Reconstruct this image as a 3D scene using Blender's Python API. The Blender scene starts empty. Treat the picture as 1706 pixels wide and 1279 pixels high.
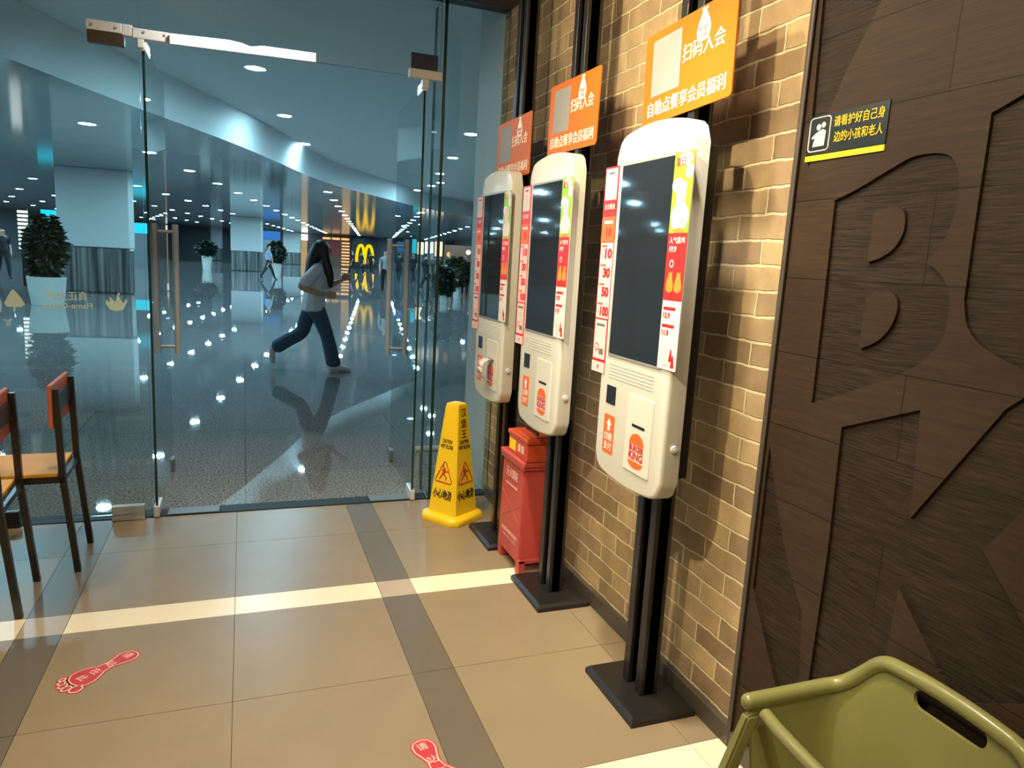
import bpy, bmesh, math, random
from mathutils import Vector, Matrix, noise
random.seed(7)
C = bpy.context.scene.collection
SC = bpy.context.scene
PI = math.pi

# ------------------------------------------------------------------ camera
YAW, PITCH, ROLL, FPX = 0.365580921, 0.169144136, 0.0557701485, 1181.72158
CAM = Vector((0, 0, 1.46))
def cam_axes():
    cy, sy = math.cos(YAW), math.sin(YAW); cp, sp = math.cos(PITCH), math.sin(PITCH)
    f = Vector((sy*cp, cy*cp, -sp)); r = Vector((cy, -sy, 0)); u = r.cross(f)
    c, s = math.cos(ROLL), math.sin(ROLL)
    return c*r + s*u, -s*r + c*u, f
RR, UU, FF = cam_axes()
cd = bpy.data.cameras.new('camera'); cam = bpy.data.objects.new('camera', cd); C.objects.link(cam)
cd.sensor_fit = 'HORIZONTAL'; cd.sensor_width = 36; cd.lens = 36*FPX/1706; cd.clip_start = 0.02; cd.clip_end = 400
m3 = Matrix((RR, UU, -FF)).transposed().to_4x4(); m3.translation = CAM
cam.matrix_world = m3
SC.camera = cam

# ------------------------------------------------------------------ world, exposure
SC.view_settings.view_transform = 'Standard'; SC.view_settings.look = 'None'
SC.view_settings.gamma = 1; SC.view_settings.use_curve_mapping = False
SC.view_settings.exposure = 0.0
SC.cycles.transparent_max_bounces = 24; SC.cycles.max_bounces = 10; SC.cycles.glossy_bounces = 6; SC.cycles.diffuse_bounces = 4
SC.cycles.sample_clamp_indirect = 6.0
SC.cycles.caustics_reflective = False; SC.cycles.caustics_refractive = False
W = bpy.data.worlds.new('world'); SC.world = W; W.use_nodes = True
W.node_tree.nodes['Background'].inputs[0].default_value = (0.35, 0.62, 0.75, 1)
W.node_tree.nodes['Background'].inputs[1].default_value = 0.25
HALL_LIGHT = 540.0           # emission of a hall downlight lens
HALL_COL = (0.42, 0.80, 1.0)
WARM = (1.0, 0.87, 0.60)

def spot(name, loc, aim, power, ang, blend=0.5, rad=0.04, col=WARM):
    l = bpy.data.lights.new(name, 'SPOT'); l.energy = power; l.spot_size = math.radians(ang); l.spot_blend = blend
    l.shadow_soft_size = rad; l.color = col
    o = bpy.data.objects.new(name, l); C.objects.link(o); o.location = loc
    o.rotation_euler = (Vector(aim) - Vector(loc)).to_track_quat('-Z', 'Y').to_euler()
    return o
# restaurant spots on the kiosk wall and downlights over the floor, some added as fill
spot('wall_spot', (-0.85, 1.02, 2.80), (1.25, 1.75, 1.75), 280, 62, 0.7)
spot('wall_spot', (0.10, 2.05, 2.80), (1.40, 2.65, 1.95), 105, 105, 0.8)
spot('wall_spot', (-0.60, 3.30, 2.80), (1.40, 2.55, 1.75), 45, 110, 0.9, 0.08)
spot('wall_spot', (0.55, 1.35, 2.80), (1.45, 1.50, 1.20), 60, 70, 0.8, 0.08)
spot('wall_spot', (0.70, 2.25, 2.82), (1.45, 2.35, 0.9), 60, 80, 0.9, 0.08)
spot('floor_spot', (0.75, 1.70, 2.82), (0.95, 1.95, 0.0), 235, 75, 0.9, 0.06, (1.0, 0.93, 0.80))
spot('floor_spot', (0.30, 2.95, 2.82), (1.12, 3.60, 0.35), 85, 46, 0.8, 0.05)  # added fill lamp, brightens the yellow cone and the far kiosk's lower part
spot('floor_spot', (0.15, 3.20, 2.82), (0.35, 5.00, 0.0), 110, 60, 0.9, 0.05)  # added fill lamp, warms the hall granite just outside the doors
spot('floor_spot', (-0.45, 2.60, 2.82), (-0.45, 2.70, 0.0), 90, 110, 0.9, 0.06)
spot('floor_spot', (-1.75, 2.30, 2.82), (-1.55, 2.80, 0.0), 120, 110, 0.9, 0.06)
spot('floor_spot', (0.20, 0.20, 2.82), (0.2, 0.4, 0.0), 110, 120, 0.9, 0.06)
spot('floor_spot', (-1.80, -0.60, 2.82), (-1.8, -0.6, 0.0), 200, 130, 0.9, 0.06)
spot('floor_spot', (0.30, -1.80, 2.82), (0.3, -1.8, 0.0), 200, 130, 0.9, 0.06)
spot('door_spot', (0.05, 3.72, 2.85), (0.02, 4.06, 2.44), 60, 130, 0.9, 0.03, (1.0, 0.95, 0.84))

# ------------------------------------------------------------------ helpers: materials
def lin(h):
    if not isinstance(h, str): return (*h, 1) if len(h) == 3 else h
    h = h.lstrip('#'); v = [int(h[i:i+2], 16)/255 for i in (0, 2, 4)]
    return (*[x/12.92 if x <= 0.04045 else ((x+0.055)/1.055)**2.4 for x in v], 1)
def nt(name):
    m = bpy.data.materials.new(name); m.use_nodes = True; t = m.node_tree
    return m, t, t.nodes['Principled BSDF'], t.nodes['Material Output']
def N(t, kind, **kw):
    n = t.nodes.new(kind)
    for k, v in kw.items(): setattr(n, k, v)
    return n
def pm(name, col, rough=0.5, metal=0.0, var=0.08, scale=40, bump=0.0, spec=0.5, coat=0.0, stretch=(1, 1, 1)):
    """plain surface with a little procedural variation"""
    m, t, b, o = nt(name)
    tc = N(t, 'ShaderNodeTexCoord'); mp = N(t, 'ShaderNodeMapping'); mp.inputs['Scale'].default_value = stretch
    ns = N(t, 'ShaderNodeTexNoise'); ns.inputs['Scale'].default_value = scale; ns.inputs['Detail'].default_value = 5
    t.links.new(tc.outputs['Object'], mp.inputs[0]); t.links.new(mp.outputs[0], ns.inputs['Vector'])
    c = lin(col)
    mx = N(t, 'ShaderNodeMix', data_type='RGBA')
    mx.inputs[6].default_value = tuple(max(0, x*(1-var)) for x in c[:3])+(1,)
    mx.inputs[7].default_value = tuple(min(1, x*(1+var)) for x in c[:3])+(1,)
    t.links.new(ns.outputs['Fac'], mx.inputs[0]); t.links.new(mx.outputs[2], b.inputs['Base Color'])
    b.inputs['Roughness'].default_value = rough; b.inputs['Metallic'].default_value = metal
    b.inputs['Specular IOR Level'].default_value = spec; b.inputs['Coat Weight'].default_value = coat
    if bump:
        bp = N(t, 'ShaderNodeBump'); bp.inputs['Strength'].default_value = bump; bp.inputs['Distance'].default_value = 0.002
        t.links.new(ns.outputs['Fac'], bp.inputs['Height']); t.links.new(bp.outputs[0], b.inputs['Normal'])
    return m
def em(name, col, strength):
    m, t, b, o = nt(name); t.nodes.remove(b)
    e = N(t, 'ShaderNodeEmission'); e.inputs[0].default_value = lin(col); e.inputs[1].default_value = strength
    t.links.new(e.outputs[0], o.inputs[0]); return m
def glass_mat(name, tint, ior=1.6):
    m, t, b, o = nt(name); t.nodes.remove(b)
    tr = N(t, 'ShaderNodeBsdfTransparent'); tr.inputs[0].default_value = (*tint, 1)
    tr2 = N(t, 'ShaderNodeBsdfTransparent')
    gl = N(t, 'ShaderNodeBsdfGlossy'); gl.inputs['Roughness'].default_value = 0.0
    fr = N(t, 'ShaderNodeFresnel'); fr.inputs[0].default_value = ior
    ge = N(t, 'ShaderNodeNewGeometry')
    mx = N(t, 'ShaderNodeMixShader'); mx2 = N(t, 'ShaderNodeMixShader')
    t.links.new(fr.outputs[0], mx.inputs[0]); t.links.new(tr.outputs[0], mx.inputs[1]); t.links.new(gl.outputs[0], mx.inputs[2])
    t.links.new(ge.outputs['Backfacing'], mx2.inputs[0]); t.links.new(mx.outputs[0], mx2.inputs[1]); t.links.new(tr2.outputs[0], mx2.inputs[2])
    t.links.new(mx2.outputs[0], o.inputs[0]); return m

# ------------------------------------------------------------------ helpers: mesh
class MB:
    def __init__(s): s.bm = bmesh.new()
    def _mi(s, fs, mi):
        for f in fs: f.material_index = mi
    def box(s, x0, x1, y0, y1, z0, z1, mi=0, bev=0.0, seg=2, mat=None):
        x0, x1 = min(x0, x1), max(x0, x1); y0, y1 = min(y0, y1), max(y0, y1); z0, z1 = min(z0, z1), max(z0, z1)
        b = bmesh.new(); bmesh.ops.create_cube(b, size=1)
        for v in b.verts: v.co = Vector(((x0+x1)/2+v.co.x*(x1-x0), (y0+y1)/2+v.co.y*(y1-y0), (z0+z1)/2+v.co.z*(z1-z0)))
        if bev: bmesh.ops.bevel(b, geom=b.edges[:], offset=bev, segments=seg, affect='EDGES', profile=0.5)
        s.merge(b, mi, mat)
    def merge(s, b, mi=None, mat=None):
        me = bpy.data.meshes.new('tmp')
        if mi is not None:
            for f in b.faces: f.material_index = mi
        b.to_mesh(me); b.free()
        if mat is not None: me.transform(mat)
        s.bm.from_mesh(me); bpy.data.meshes.remove(me)
    def poly(s, pts, mi=0):
        f = s.bm.faces.new([s.bm.verts.new(p) for p in pts]); f.material_index = mi; return f
    def prism(s, pts2, depth, frame=None, mi=0, bev=0.0, seg=2):
        """pts2 counter-clockwise polygon in the frame's xy plane, extruded along +z by depth"""
        b = bmesh.new()
        a = [b.verts.new((p[0], p[1], 0)) for p in pts2]; c = [b.verts.new((p[0], p[1], depth)) for p in pts2]
        n = len(pts2)
        b.faces.new(a[::-1]); top = b.faces.new(c)
        for i in range(n): b.faces.new((a[i], a[(i+1) % n], c[(i+1) % n], c[i]))
        bmesh.ops.recalc_face_normals(b, faces=b.faces[:])
        if bev: bmesh.ops.bevel(b, geom=[e for e in top.edges], offset=bev, segments=seg, affect='EDGES', profile=0.5)
        s.merge(b, mi, frame)
    def cyl(s, p0, p1, r0, r1=None, n=16, mi=0, caps=True):
        p0, p1 = Vector(p0), Vector(p1); r1 = r0 if r1 is None else r1
        d = p1-p0; b = bmesh.new()
        bmesh.ops.create_cone(b, cap_ends=caps, segments=n, radius1=r0, radius2=r1, depth=d.length)
        M = Matrix.Translation((p0+p1)/2) @ d.to_track_quat('Z', 'Y').to_matrix().to_4x4()
        s.merge(b, mi, M)
    def tube(s, pts, r, n=10, mi=0, closed=False):
        pts = [Vector(p) for p in pts]; k = len(pts); rs = r if isinstance(r, (list, tuple)) else [r]*k
        rings = []; up = Vector((0, 0, 1)); ref = None
        for i, p in enumerate(pts):
            a = pts[i-1] if (i > 0 or closed) else p; c = pts[(i+1) % k] if (i < k-1 or closed) else p
            d = (c-a).normalized()
            if ref is None: ref = d.orthogonal().normalized()
            ref = (ref - d*ref.dot(d)).normalized(); q = d.cross(ref)
            rings.append([s.bm.verts.new(p+rs[i]*(math.cos(2*PI*j/n)*ref+math.sin(2*PI*j/n)*q)) for j in range(n)])
        for i in range(k if closed else k-1):
            A, B = rings[i], rings[(i+1) % k]
            for j in range(n):
                f = s.bm.faces.new((A[j], A[(j+1) % n], B[(j+1) % n], B[j])); f.material_index = mi
        if not closed:
            s.bm.faces.new(rings[0][::-1]).material_index = mi; s.bm.faces.new(rings[-1]).material_index = mi
    def lathe(s, prof, center=(0, 0, 0), n=24, mi=0):
        cx, cy, cz = center; rings = []
        for r, z in prof: rings.append([s.bm.verts.new((cx+r*math.cos(2*PI*j/n), cy+r*math.sin(2*PI*j/n), cz+z)) for j in range(n)])
        for A, B in zip(rings, rings[1:]):
            for j in range(n): s.bm.faces.new((A[j], A[(j+1) % n], B[(j+1) % n], B[j])).material_index = mi
        s.bm.faces.new(rings[0][::-1]).material_index = mi; s.bm.faces.new(rings[-1]).material_index = mi
    def ball(s, c, r, sc=(1, 1, 1), mi=0, sub=2):
        b = bmesh.new(); bmesh.ops.create_icosphere(b, subdivisions=sub, radius=r)
        s.merge(b, mi, Matrix.Translation(c) @ Matrix.Diagonal((*sc, 1)))
    def text(s, body, size, frame, mi=0, align='CENTER', bold=0.0, ext=0.0004, width=None, sx=1.0):
        cu = bpy.data.curves.new('t', 'FONT'); cu.body = body; cu.size = size; cu.align_x = align; cu.align_y = 'CENTER'
        cjk = any(ord(ch) > 0x2e80 for ch in body)
        cu.offset = 0 if cjk else bold*size; cu.extrude = ext; cu.resolution_u = 3
        o = bpy.data.objects.new('t', cu); C.objects.link(o)
        dg = bpy.context.evaluated_depsgraph_get(); me = bpy.data.meshes.new_from_object(o.evaluated_get(dg))
        bpy.data.objects.remove(o); bpy.data.curves.remove(cu)
        if width and len(me.vertices):
            xs = [v.co.x for v in me.vertices]; k = width/(max(xs)-min(xs)); me.transform(Matrix.Diagonal((k, 1, 1, 1)))
        elif sx != 1: me.transform(Matrix.Diagonal((sx, 1, 1, 1)))
        for k in ((-1, 0, 1) if cjk and bold > 0 else (0,)):
            b = bmesh.new(); b.from_mesh(me); s.merge(b, mi, frame @ Matrix.Translation((k*bold*size*0.9, 0, (k+1)*0.00022)))
        bpy.data.meshes.remove(me)
    def done(s, name, mats, parent=None, smooth=False, angle=35):
        me = bpy.data.meshes.new(name); s.bm.to_mesh(me); s.bm.free()
        return link(name, me, mats, parent, smooth, angle)
def link(name, me, mats, parent=None, smooth=False, angle=35):
    for m in (mats if isinstance(mats, (list, tuple)) else [mats]): me.materials.append(m)
    if smooth:
        try: me.shade_auto = None
        except Exception: pass
        for p in me.polygons: p.use_smooth = True
        b = bmesh.new(); b.from_mesh(me)
        for e in b.edges:
            if len(e.link_faces) == 2 and e.calc_face_angle(0) > math.radians(angle): e.smooth = False
        b.to_mesh(me); b.free()
    o = bpy.data.objects.new(name, me); C.objects.link(o)
    if parent: o.parent = parent
    return o
def frame(o, ex, ey):
    ex, ey = Vector(ex).normalized(), Vector(ey).normalized(); ez = ex.cross(ey)
    M = Matrix((ex, ey, ez)).transposed().to_4x4(); M.translation = o; return M
def wallframe(x, y, z): return frame((x, y, z), (0, -1, 0), (0, 0, 1))   # faces -X
def rrect(w, h, r, n=5, cx=0, cy=0):
    p = []
    for (sx, sy, a0) in ((1, -1, -90), (1, 1, 0), (-1, 1, 90), (-1, -1, 180)):
        for i in range(n+1):
            a = math.radians(a0+90*i/n); p.append((cx+sx*(w/2-r)+r*math.cos(a), cy+sy*(h/2-r)+r*math.sin(a)))
    return p
def ellipse(cx, cy, a, b, n=20): return [(cx+a*math.cos(2*PI*i/n), cy+b*math.sin(2*PI*i/n)) for i in range(n)]
def thing(name, label, cat, loc=(0, 0, 0), rz=0, group=None):
    o = bpy.data.objects.new(name, None); C.objects.link(o); o.location = loc; o.rotation_euler = (0, 0, rz)
    o.empty_display_size = 0.1
    return tag(o, label, cat, group)
def tag(o, label, cat, group=None):
    o['label'] = label; o['category'] = cat
    if group: o['group'] = group
    return o
def struct(o, label=None):
    o['kind'] = 'structure'
    if label: o['label'] = label
    return o
def copy_tree(o, parent=None):
    c = o.copy(); C.objects.link(c)
    if parent: c.parent = parent
    for ch in list(o.children): copy_tree(ch, c)
    return c
def apply_mods(o):
    dg = bpy.context.evaluated_depsgraph_get(); me = bpy.data.meshes.new_from_object(o.evaluated_get(dg))
    o.modifiers.clear(); o.data = me; return o

# ------------------------------------------------------------------ materials
M = {}
M['tile'] = pm('floor_tile', '#907e65', 0.32, var=0.10, scale=6, spec=0.35)
M['stripe'] = pm('dark_floor_tile', '#6b6051', 0.34, var=0.10, scale=6)
M['cream'] = pm('cream_floor_tile', '#f3e3c4', 0.28, var=0.03, scale=6)
M['cross'] = pm('beige_floor_tile', '#b5a48e', 0.30, var=0.05, scale=6)
M['grout'] = pm('grout', '#4a4038', 0.8)
M['black'] = pm('black_steel', '#1d1a18', 0.32, var=0.2, scale=15, spec=0.6)
M['base_black'] = pm('black_powder_coat', '#1f1c1a', 0.38, var=0.15, scale=15)
M['skirting'] = pm('dark_skirting', '#4a423a', 0.4, var=0.1, scale=12)
M['white'] = pm('white_enamel', '#d3cec2', 0.22, var=0.02, scale=8, coat=0.3)
M['white2'] = pm('white_plastic', '#d0cbbe', 0.35, var=0.02, scale=8)
M['screen'] = pm('dark_screen_glass', '#24282e', 0.05, var=0.1, scale=3, spec=0.6)
M['bezel'] = pm('screen_bezel', '#8a8880', 0.3)
M['steel'] = pm('brushed_steel', '#a9aeb4', 0.40, metal=0.3, var=0.06, scale=30, stretch=(1, 1, 12))
M['chrome'] = pm('polished_steel', '#dfe2e6', 0.30, metal=0.25, var=0.04, scale=30)
M['alu'] = pm('satin_aluminium', '#f5f3ee', 0.45, metal=0.0, var=0.03, scale=30)
M['plate'] = pm('dull_steel_plate', '#6f777d', 0.45, metal=0.2)
M['navy'] = pm('dark_blue_plastic', '#2b3350', 0.4)
M['orange'] = pm('orange_print', '#cc640f', 0.45, var=0.02, scale=5, spec=0.25)
M['orange2'] = pm('orange_sticker', '#e9652a', 0.4, var=0.02)
M['red'] = pm('red_print', '#d8261f', 0.4, var=0.03)
M['redtext'] = pm('dark_red_print', '#b8291f', 0.45, var=0.03)
M['bigletters'] = pm('cream_print', '#fbf2d8', 0.4, var=0.02)
M['paper'] = pm('white_print', '#ddd5d0', 0.4, var=0.02)
M['pinkpaper'] = pm('pale_pink_print', '#dfc3c0', 0.4, var=0.02)
M['greyprint'] = pm('grey_print', '#6c6664', 0.5)
M['qrgrey'] = pm('plain_grey_print', '#948d88', 0.5)
M['lightgrey'] = pm('light_grey_print', '#c9c4bd', 0.5)
M['green'] = pm('leaf_green_print', '#8fbf1f', 0.4, var=0.15, scale=60)
M['lilac'] = pm('lilac_print', '#ddb7d2', 0.4)
M['gold'] = pm('golden_print', '#d98b2b', 0.4, var=0.2, scale=120)
M['yellow'] = pm('yellow_plastic', '#ffd022', 0.38, var=0.03, scale=8)
M['ink'] = pm('black_ink', '#2a2413', 0.6)
M['redplastic'] = pm('red_plastic', '#bf4a42', 0.36, var=0.05, scale=9)
M['redorange'] = pm('orange_red_plastic', '#c84e2e', 0.36, var=0.05, scale=9)
M['palepink'] = pm('pale_pink_ink', '#eec0b4', 0.5)
M['chairyellow'] = pm('yellow_wood', '#e0a022', 0.5, var=0.14, scale=9, stretch=(2, 14, 2), spec=0.3)
M['chairred'] = pm('orange_red_wood', '#b5604a', 0.5, var=0.08, scale=9)
M['olive'] = pm('olive_plastic', '#7e7a46', 0.30, var=0.03, scale=5, coat=0.2)
M['footred'] = pm('red_floor_sticker', '#bf3a42', 0.35, var=0.05)
M['footpink'] = pm('pale_floor_print', '#f0c9b8', 0.4)
M['glass'] = glass_mat('clear_glass', (0.90, 0.965, 0.95))
M['glassedge'] = pm('green_glass_edge', '#12302c', 0.15)
M['decal'] = pm('cream_vinyl', '#dde6de', 0.6)
M['ceiling'] = pm('ceiling_paint', '#d8d0bc', 0.7)
M['darkceil'] = pm('dark_soffit', '#4a4034', 0.6)
M['roomwall'] = pm('room_wall', '#b0a084', 0.7)
M['threshold'] = pm('dark_threshold', '#24282b', 0.55, spec=0.2)
# hall
M['hallwhite'] = pm('white_hall_panel', '#d6dad8', 0.35, var=0.02, scale=2)
M['hallceil'] = pm('glossy_ceiling_panel', '#a3abad', 0.10, var=0.03, scale=1, spec=0.6)
M['hallceil2'] = pm('painted_hall_ceiling', '#d6d8d4', 0.5, var=0.03, scale=1)
M['hallwall'] = pm('grey_hall_wall', '#6d767c', 0.3, var=0.08, scale=1)
M['pier'] = pm('pier_plaster', '#b4bcc4', 0.5, var=0.03, scale=2)
M['leaf'] = pm('dark_leaf', '#1f2f22', 0.5, var=0.4, scale=30)
M['bark'] = pm('plant_stem', '#3a3026', 0.8)
M['pot'] = pm('white_pot', '#cfd2cc', 0.3)
M['boardblack'] = pm('black_sign_board', '#10181a', 0.3)
M['lens'] = em('hall_downlight_lens', HALL_COL, HALL_LIGHT)
M['ring'] = pm('downlight_ring', '#cfd4d4', 0.4)
M['emyellow'] = em('yellow_neon', (1.0, 0.62, 0.0), 1.3)
M['emgold'] = em('golden_shelf_light', (1.0, 0.62, 0.25), 1.1)
M['emwhite'] = em('white_sign_light', (0.9, 1.0, 0.98), 1.6)
M['emcyan'] = em('cyan_sign_light', (0.02, 0.70, 0.95), 1.2)
M['emblue'] = em('blue_sign_light', (0.05, 0.25, 0.75), 0.8)
M['emcream'] = em('cream_sign_light', (1.0, 0.88, 0.55), 1.3)
M['shopbrown'] = pm('brown_shop_panel', '#7a5440', 0.5)
M['shopred'] = pm('red_shop_panel', '#b5443a', 0.5)

def striped_metal():
    m, t, b, o = nt('striped_column_steel')
    tc = N(t, 'ShaderNodeTexCoord'); mp = N(t, 'ShaderNodeMapping'); mp.inputs['Scale'].default_value = (1, 1, 0.02)
    ns = N(t, 'ShaderNodeTexNoise'); ns.inputs['Scale'].default_value = 9; ns.inputs['Detail'].default_value = 3
    cr = N(t, 'ShaderNodeValToRGB'); cr.color_ramp.elements[0].position = 0.38; cr.color_ramp.elements[1].position = 0.66
    cr.color_ramp.elements[0].color = lin('#3d474e'); cr.color_ramp.elements[1].color = lin('#a7aaa6')
    t.links.new(tc.outputs['Object'], mp.inputs[0]); t.links.new(mp.outputs[0], ns.inputs[0]); t.links.new(ns.outputs['Fac'], cr.inputs[0])
    t.links.new(cr.outputs[0], b.inputs['Base Color']); b.inputs['Metallic'].default_value = 0.5; b.inputs['Roughness'].default_value = 0.25
    return m
M['striped'] = striped_metal()
def granite():
    m, t, b, o = nt('polished_speckled_granite')
    tc = N(t, 'ShaderNodeTexCoord')
    n1 = N(t, 'ShaderNodeTexNoise'); n1.inputs['Scale'].default_value = 75; n1.inputs['Detail'].default_value = 6; n1.inputs['Roughness'].default_value = 0.7
    cr = N(t, 'ShaderNodeValToRGB'); cr.color_ramp.elements[0].position = 0.40; cr.color_ramp.elements[1].position = 0.60
    cr.color_ramp.elements[0].color = lin('#43474d'); cr.color_ramp.elements[1].color = lin('#a09e9b')
    t.links.new(tc.outputs['Object'], n1.inputs['Vector']); t.links.new(n1.outputs['Fac'], cr.inputs[0])
    # large slabs: thin joints
    br = N(t, 'ShaderNodeTexBrick'); br.offset = 0; br.inputs['Scale'].default_value = 1; br.inputs['Mortar Size'].default_value = 0.004
    br.inputs['Brick Width'].default_value = 1.2; br.inputs['Row Height'].default_value = 1.2
    br.inputs['Color1'].default_value = (1, 1, 1, 1); br.inputs['Color2'].default_value = (0.92, 0.92, 0.92, 1); br.inputs['Mortar'].default_value = (0.45, 0.45, 0.45, 1)
    t.links.new(tc.outputs['Object'], br.inputs['Vector'])
    mx = N(t, 'ShaderNodeMix', data_type='RGBA', blend_type='MULTIPLY'); mx.inputs[0].default_value = 1
    t.links.new(cr.outputs[0], mx.inputs[6]); t.links.new(br.outputs['Color'], mx.inputs[7]); t.links.new(mx.outputs[2], b.inputs['Base Color'])
    b.inputs['Roughness'].default_value = 0.02; b.inputs['Specular IOR Level'].default_value = 0.6
    return m
M['granite'] = granite()
def brick_mat():
    m, t, b, o = nt('old_tan_brick')
    tc = N(t, 'ShaderNodeTexCoord'); sp = N(t, 'ShaderNodeSeparateXYZ'); cb = N(t, 'ShaderNodeCombineXYZ')
    t.links.new(tc.outputs['Object'], sp.inputs[0]); t.links.new(sp.outputs['Y'], cb.inputs['X']); t.links.new(sp.outputs['Z'], cb.inputs['Y'])
    wn = N(t, 'ShaderNodeTexNoise'); wn.inputs['Scale'].default_value = 14; wn.inputs['Detail'].default_value = 3
    t.links.new(tc.outputs['Object'], wn.inputs['Vector'])
    sb = N(t, 'ShaderNodeVectorMath', operation='SUBTRACT'); sb.inputs[1].default_value = (0.5, 0.5, 0.5)
    ml = N(t, 'ShaderNodeVectorMath', operation='SCALE'); ml.inputs['Scale'].default_value = 0.016
    ad = N(t, 'ShaderNodeVectorMath', operation='ADD')
    t.links.new(wn.outputs['Color'], sb.inputs[0]); t.links.new(sb.outputs[0], ml.inputs[0]); t.links.new(cb.outputs[0], ad.inputs[0]); t.links.new(ml.outputs[0], ad.inputs[1])
    br = N(t, 'ShaderNodeTexBrick'); br.inputs['Scale'].default_value = 1; br.inputs['Brick Width'].default_value = 0.232; br.inputs['Row Height'].default_value = 0.0745
    br.inputs['Mortar Size'].default_value = 0.005; br.inputs['Mortar Smooth'].default_value = 0.35; br.inputs['Bias'].default_value = -0.1
    br.inputs['Color1'].default_value = lin('#b39b74'); br.inputs['Color2'].default_value = lin('#846c52'); br.inputs['Mortar'].default_value = lin('#d6c6a0')
    t.links.new(ad.outputs[0], br.inputs['Vector'])
    n2 = N(t, 'ShaderNodeTexNoise'); n2.inputs['Scale'].default_value = 9; n2.inputs['Detail'].default_value = 8; n2.inputs['Roughness'].default_value = 0.65
    t.links.new(tc.outputs['Object'], n2.inputs['Vector'])
    cr = N(t, 'ShaderNodeValToRGB'); cr.color_ramp.elements[0].position = 0.3; cr.color_ramp.elements[1].position = 0.7
    cr.color_ramp.elements[0].color = (0.72, 0.68, 0.66, 1); cr.color_ramp.elements[1].color = (1.12, 1.08, 1.0, 1)
    t.links.new(n2.outputs['Fac'], cr.inputs[0])
    mx = N(t, 'ShaderNodeMix', data_type='RGBA', blend_type='MULTIPLY'); mx.inputs[0].default_value = 1
    t.links.new(br.outputs['Color'], mx.inputs[6]); t.links.new(cr.outputs[0], mx.inputs[7]); t.links.new(mx.outputs[2], b.inputs['Base Color'])
    b.inputs['Roughness'].default_value = 0.85
    sh = N(t, 'ShaderNodeMath', operation='MULTIPLY_ADD'); sh.inputs[1].default_value = -1.0; sh.inputs[2].default_value = 1.0
    t.links.new(br.outputs['Fac'], sh.inputs[0])
    s2 = N(t, 'ShaderNodeMath', operation='MULTIPLY_ADD'); s2.inputs[1].default_value = 0.5
    t.links.new(n2.outputs['Fac'], s2.inputs[0]); t.links.new(sh.outputs[0], s2.inputs[2])
    bp = N(t, 'ShaderNodeBump'); bp.inputs['Strength'].default_value = 1.0; bp.inputs['Distance'].default_value = 0.009
    t.links.new(s2.outputs[0], bp.inputs['Height']); t.links.new(bp.outputs[0], b.inputs['Normal'])
    return m
M['brick'] = brick_mat()
def wood_mat(name, dark, light, grain, bump, wav=0.03):
    m, t, b, o = nt(name)
    tc = N(t, 'ShaderNodeTexCoord'); mp = N(t, 'ShaderNodeMapping'); mp.inputs['Scale'].default_value = (1, 1.3, 26)
    wn = N(t, 'ShaderNodeTexNoise'); wn.inputs['Scale'].default_value = 2.2; wn.inputs['Detail'].default_value = 2
    t.links.new(tc.outputs['Object'], wn.inputs['Vector'])
    ad = N(t, 'ShaderNodeVectorMath', operation='MULTIPLY_ADD'); ad.inputs[1].default_value = (0, 0, wav)
    t.links.new(wn.outputs['Color'], ad.inputs[0]); t.links.new(tc.outputs['Object'], ad.inputs[2]); t.links.new(ad.outputs[0], mp.inputs[0])
    ns = N(t, 'ShaderNodeTexNoise'); ns.inputs['Scale'].default_value = grain; ns.inputs['Detail'].default_value = 7; ns.inputs['Roughness'].default_value = 0.65
    t.links.new(mp.outputs[0], ns.inputs['Vector'])
    cr = N(t, 'ShaderNodeValToRGB'); cr.color_ramp.elements[0].position = 0.33; cr.color_ramp.elements[1].position = 0.68
    cr.color_ramp.elements[0].color = lin(dark); cr.color_ramp.elements[1].color = lin(light)
    t.links.new(ns.outputs['Fac'], cr.inputs[0])
    sp = N(t, 'ShaderNodeSeparateXYZ'); cb = N(t, 'ShaderNodeCombineXYZ')
    t.links.new(tc.outputs['Object'], sp.inputs[0]); t.links.new(sp.outputs['Y'], cb.inputs['X']); t.links.new(sp.outputs['Z'], cb.inputs['Y'])
    of = N(t, 'ShaderNodeVectorMath', operation='ADD'); of.inputs[1].default_value = (0.205, 0.175, 0); t.links.new(cb.outputs[0], of.inputs[0])
    br = N(t, 'ShaderNodeTexBrick'); br.inputs['Scale'].default_value = 1; br.inputs['Brick Width'].default_value = 0.92; br.inputs['Row Height'].default_value = 0.2045
    br.inputs['Mortar Size'].default_value = 0.0013; br.inputs['Color1'].default_value = (1, 1, 1, 1); br.inputs['Color2'].default_value = (0.86, 0.84, 0.84, 1); br.inputs['Mortar'].default_value = (0.25, 0.25, 0.25, 1)
    t.links.new(of.outputs[0], br.inputs['Vector'])
    mx = N(t, 'ShaderNodeMix', data_type='RGBA', blend_type='MULTIPLY'); mx.inputs[0].default_value = 1
    t.links.new(cr.outputs[0], mx.inputs[6]); t.links.new(br.outputs['Color'], mx.inputs[7]); t.links.new(mx.outputs[2], b.inputs['Base Color'])
    b.inputs['Roughness'].default_value = 0.5; b.inputs['Specular IOR Level'].default_value = 0.25
    s2 = N(t, 'ShaderNodeMath', operation='MULTIPLY_ADD'); s2.inputs[1].default_value = -1.5
    t.links.new(br.outputs['Fac'], s2.inputs[0]); t.links.new(ns.outputs['Fac'], s2.inputs[2])
    bp = N(t, 'ShaderNodeBump'); bp.inputs['Strength'].default_value = bump; bp.inputs['Distance'].default_value = 0.002
    t.links.new(s2.outputs[0], bp.inputs['Height']); t.links.new(bp.outputs[0], b.inputs['Normal'])
    return m
M['wood'] = wood_mat('smooth_dark_wood_panel', '#30261c', '#402f24', 6, 0.2, 0.02)
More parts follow.
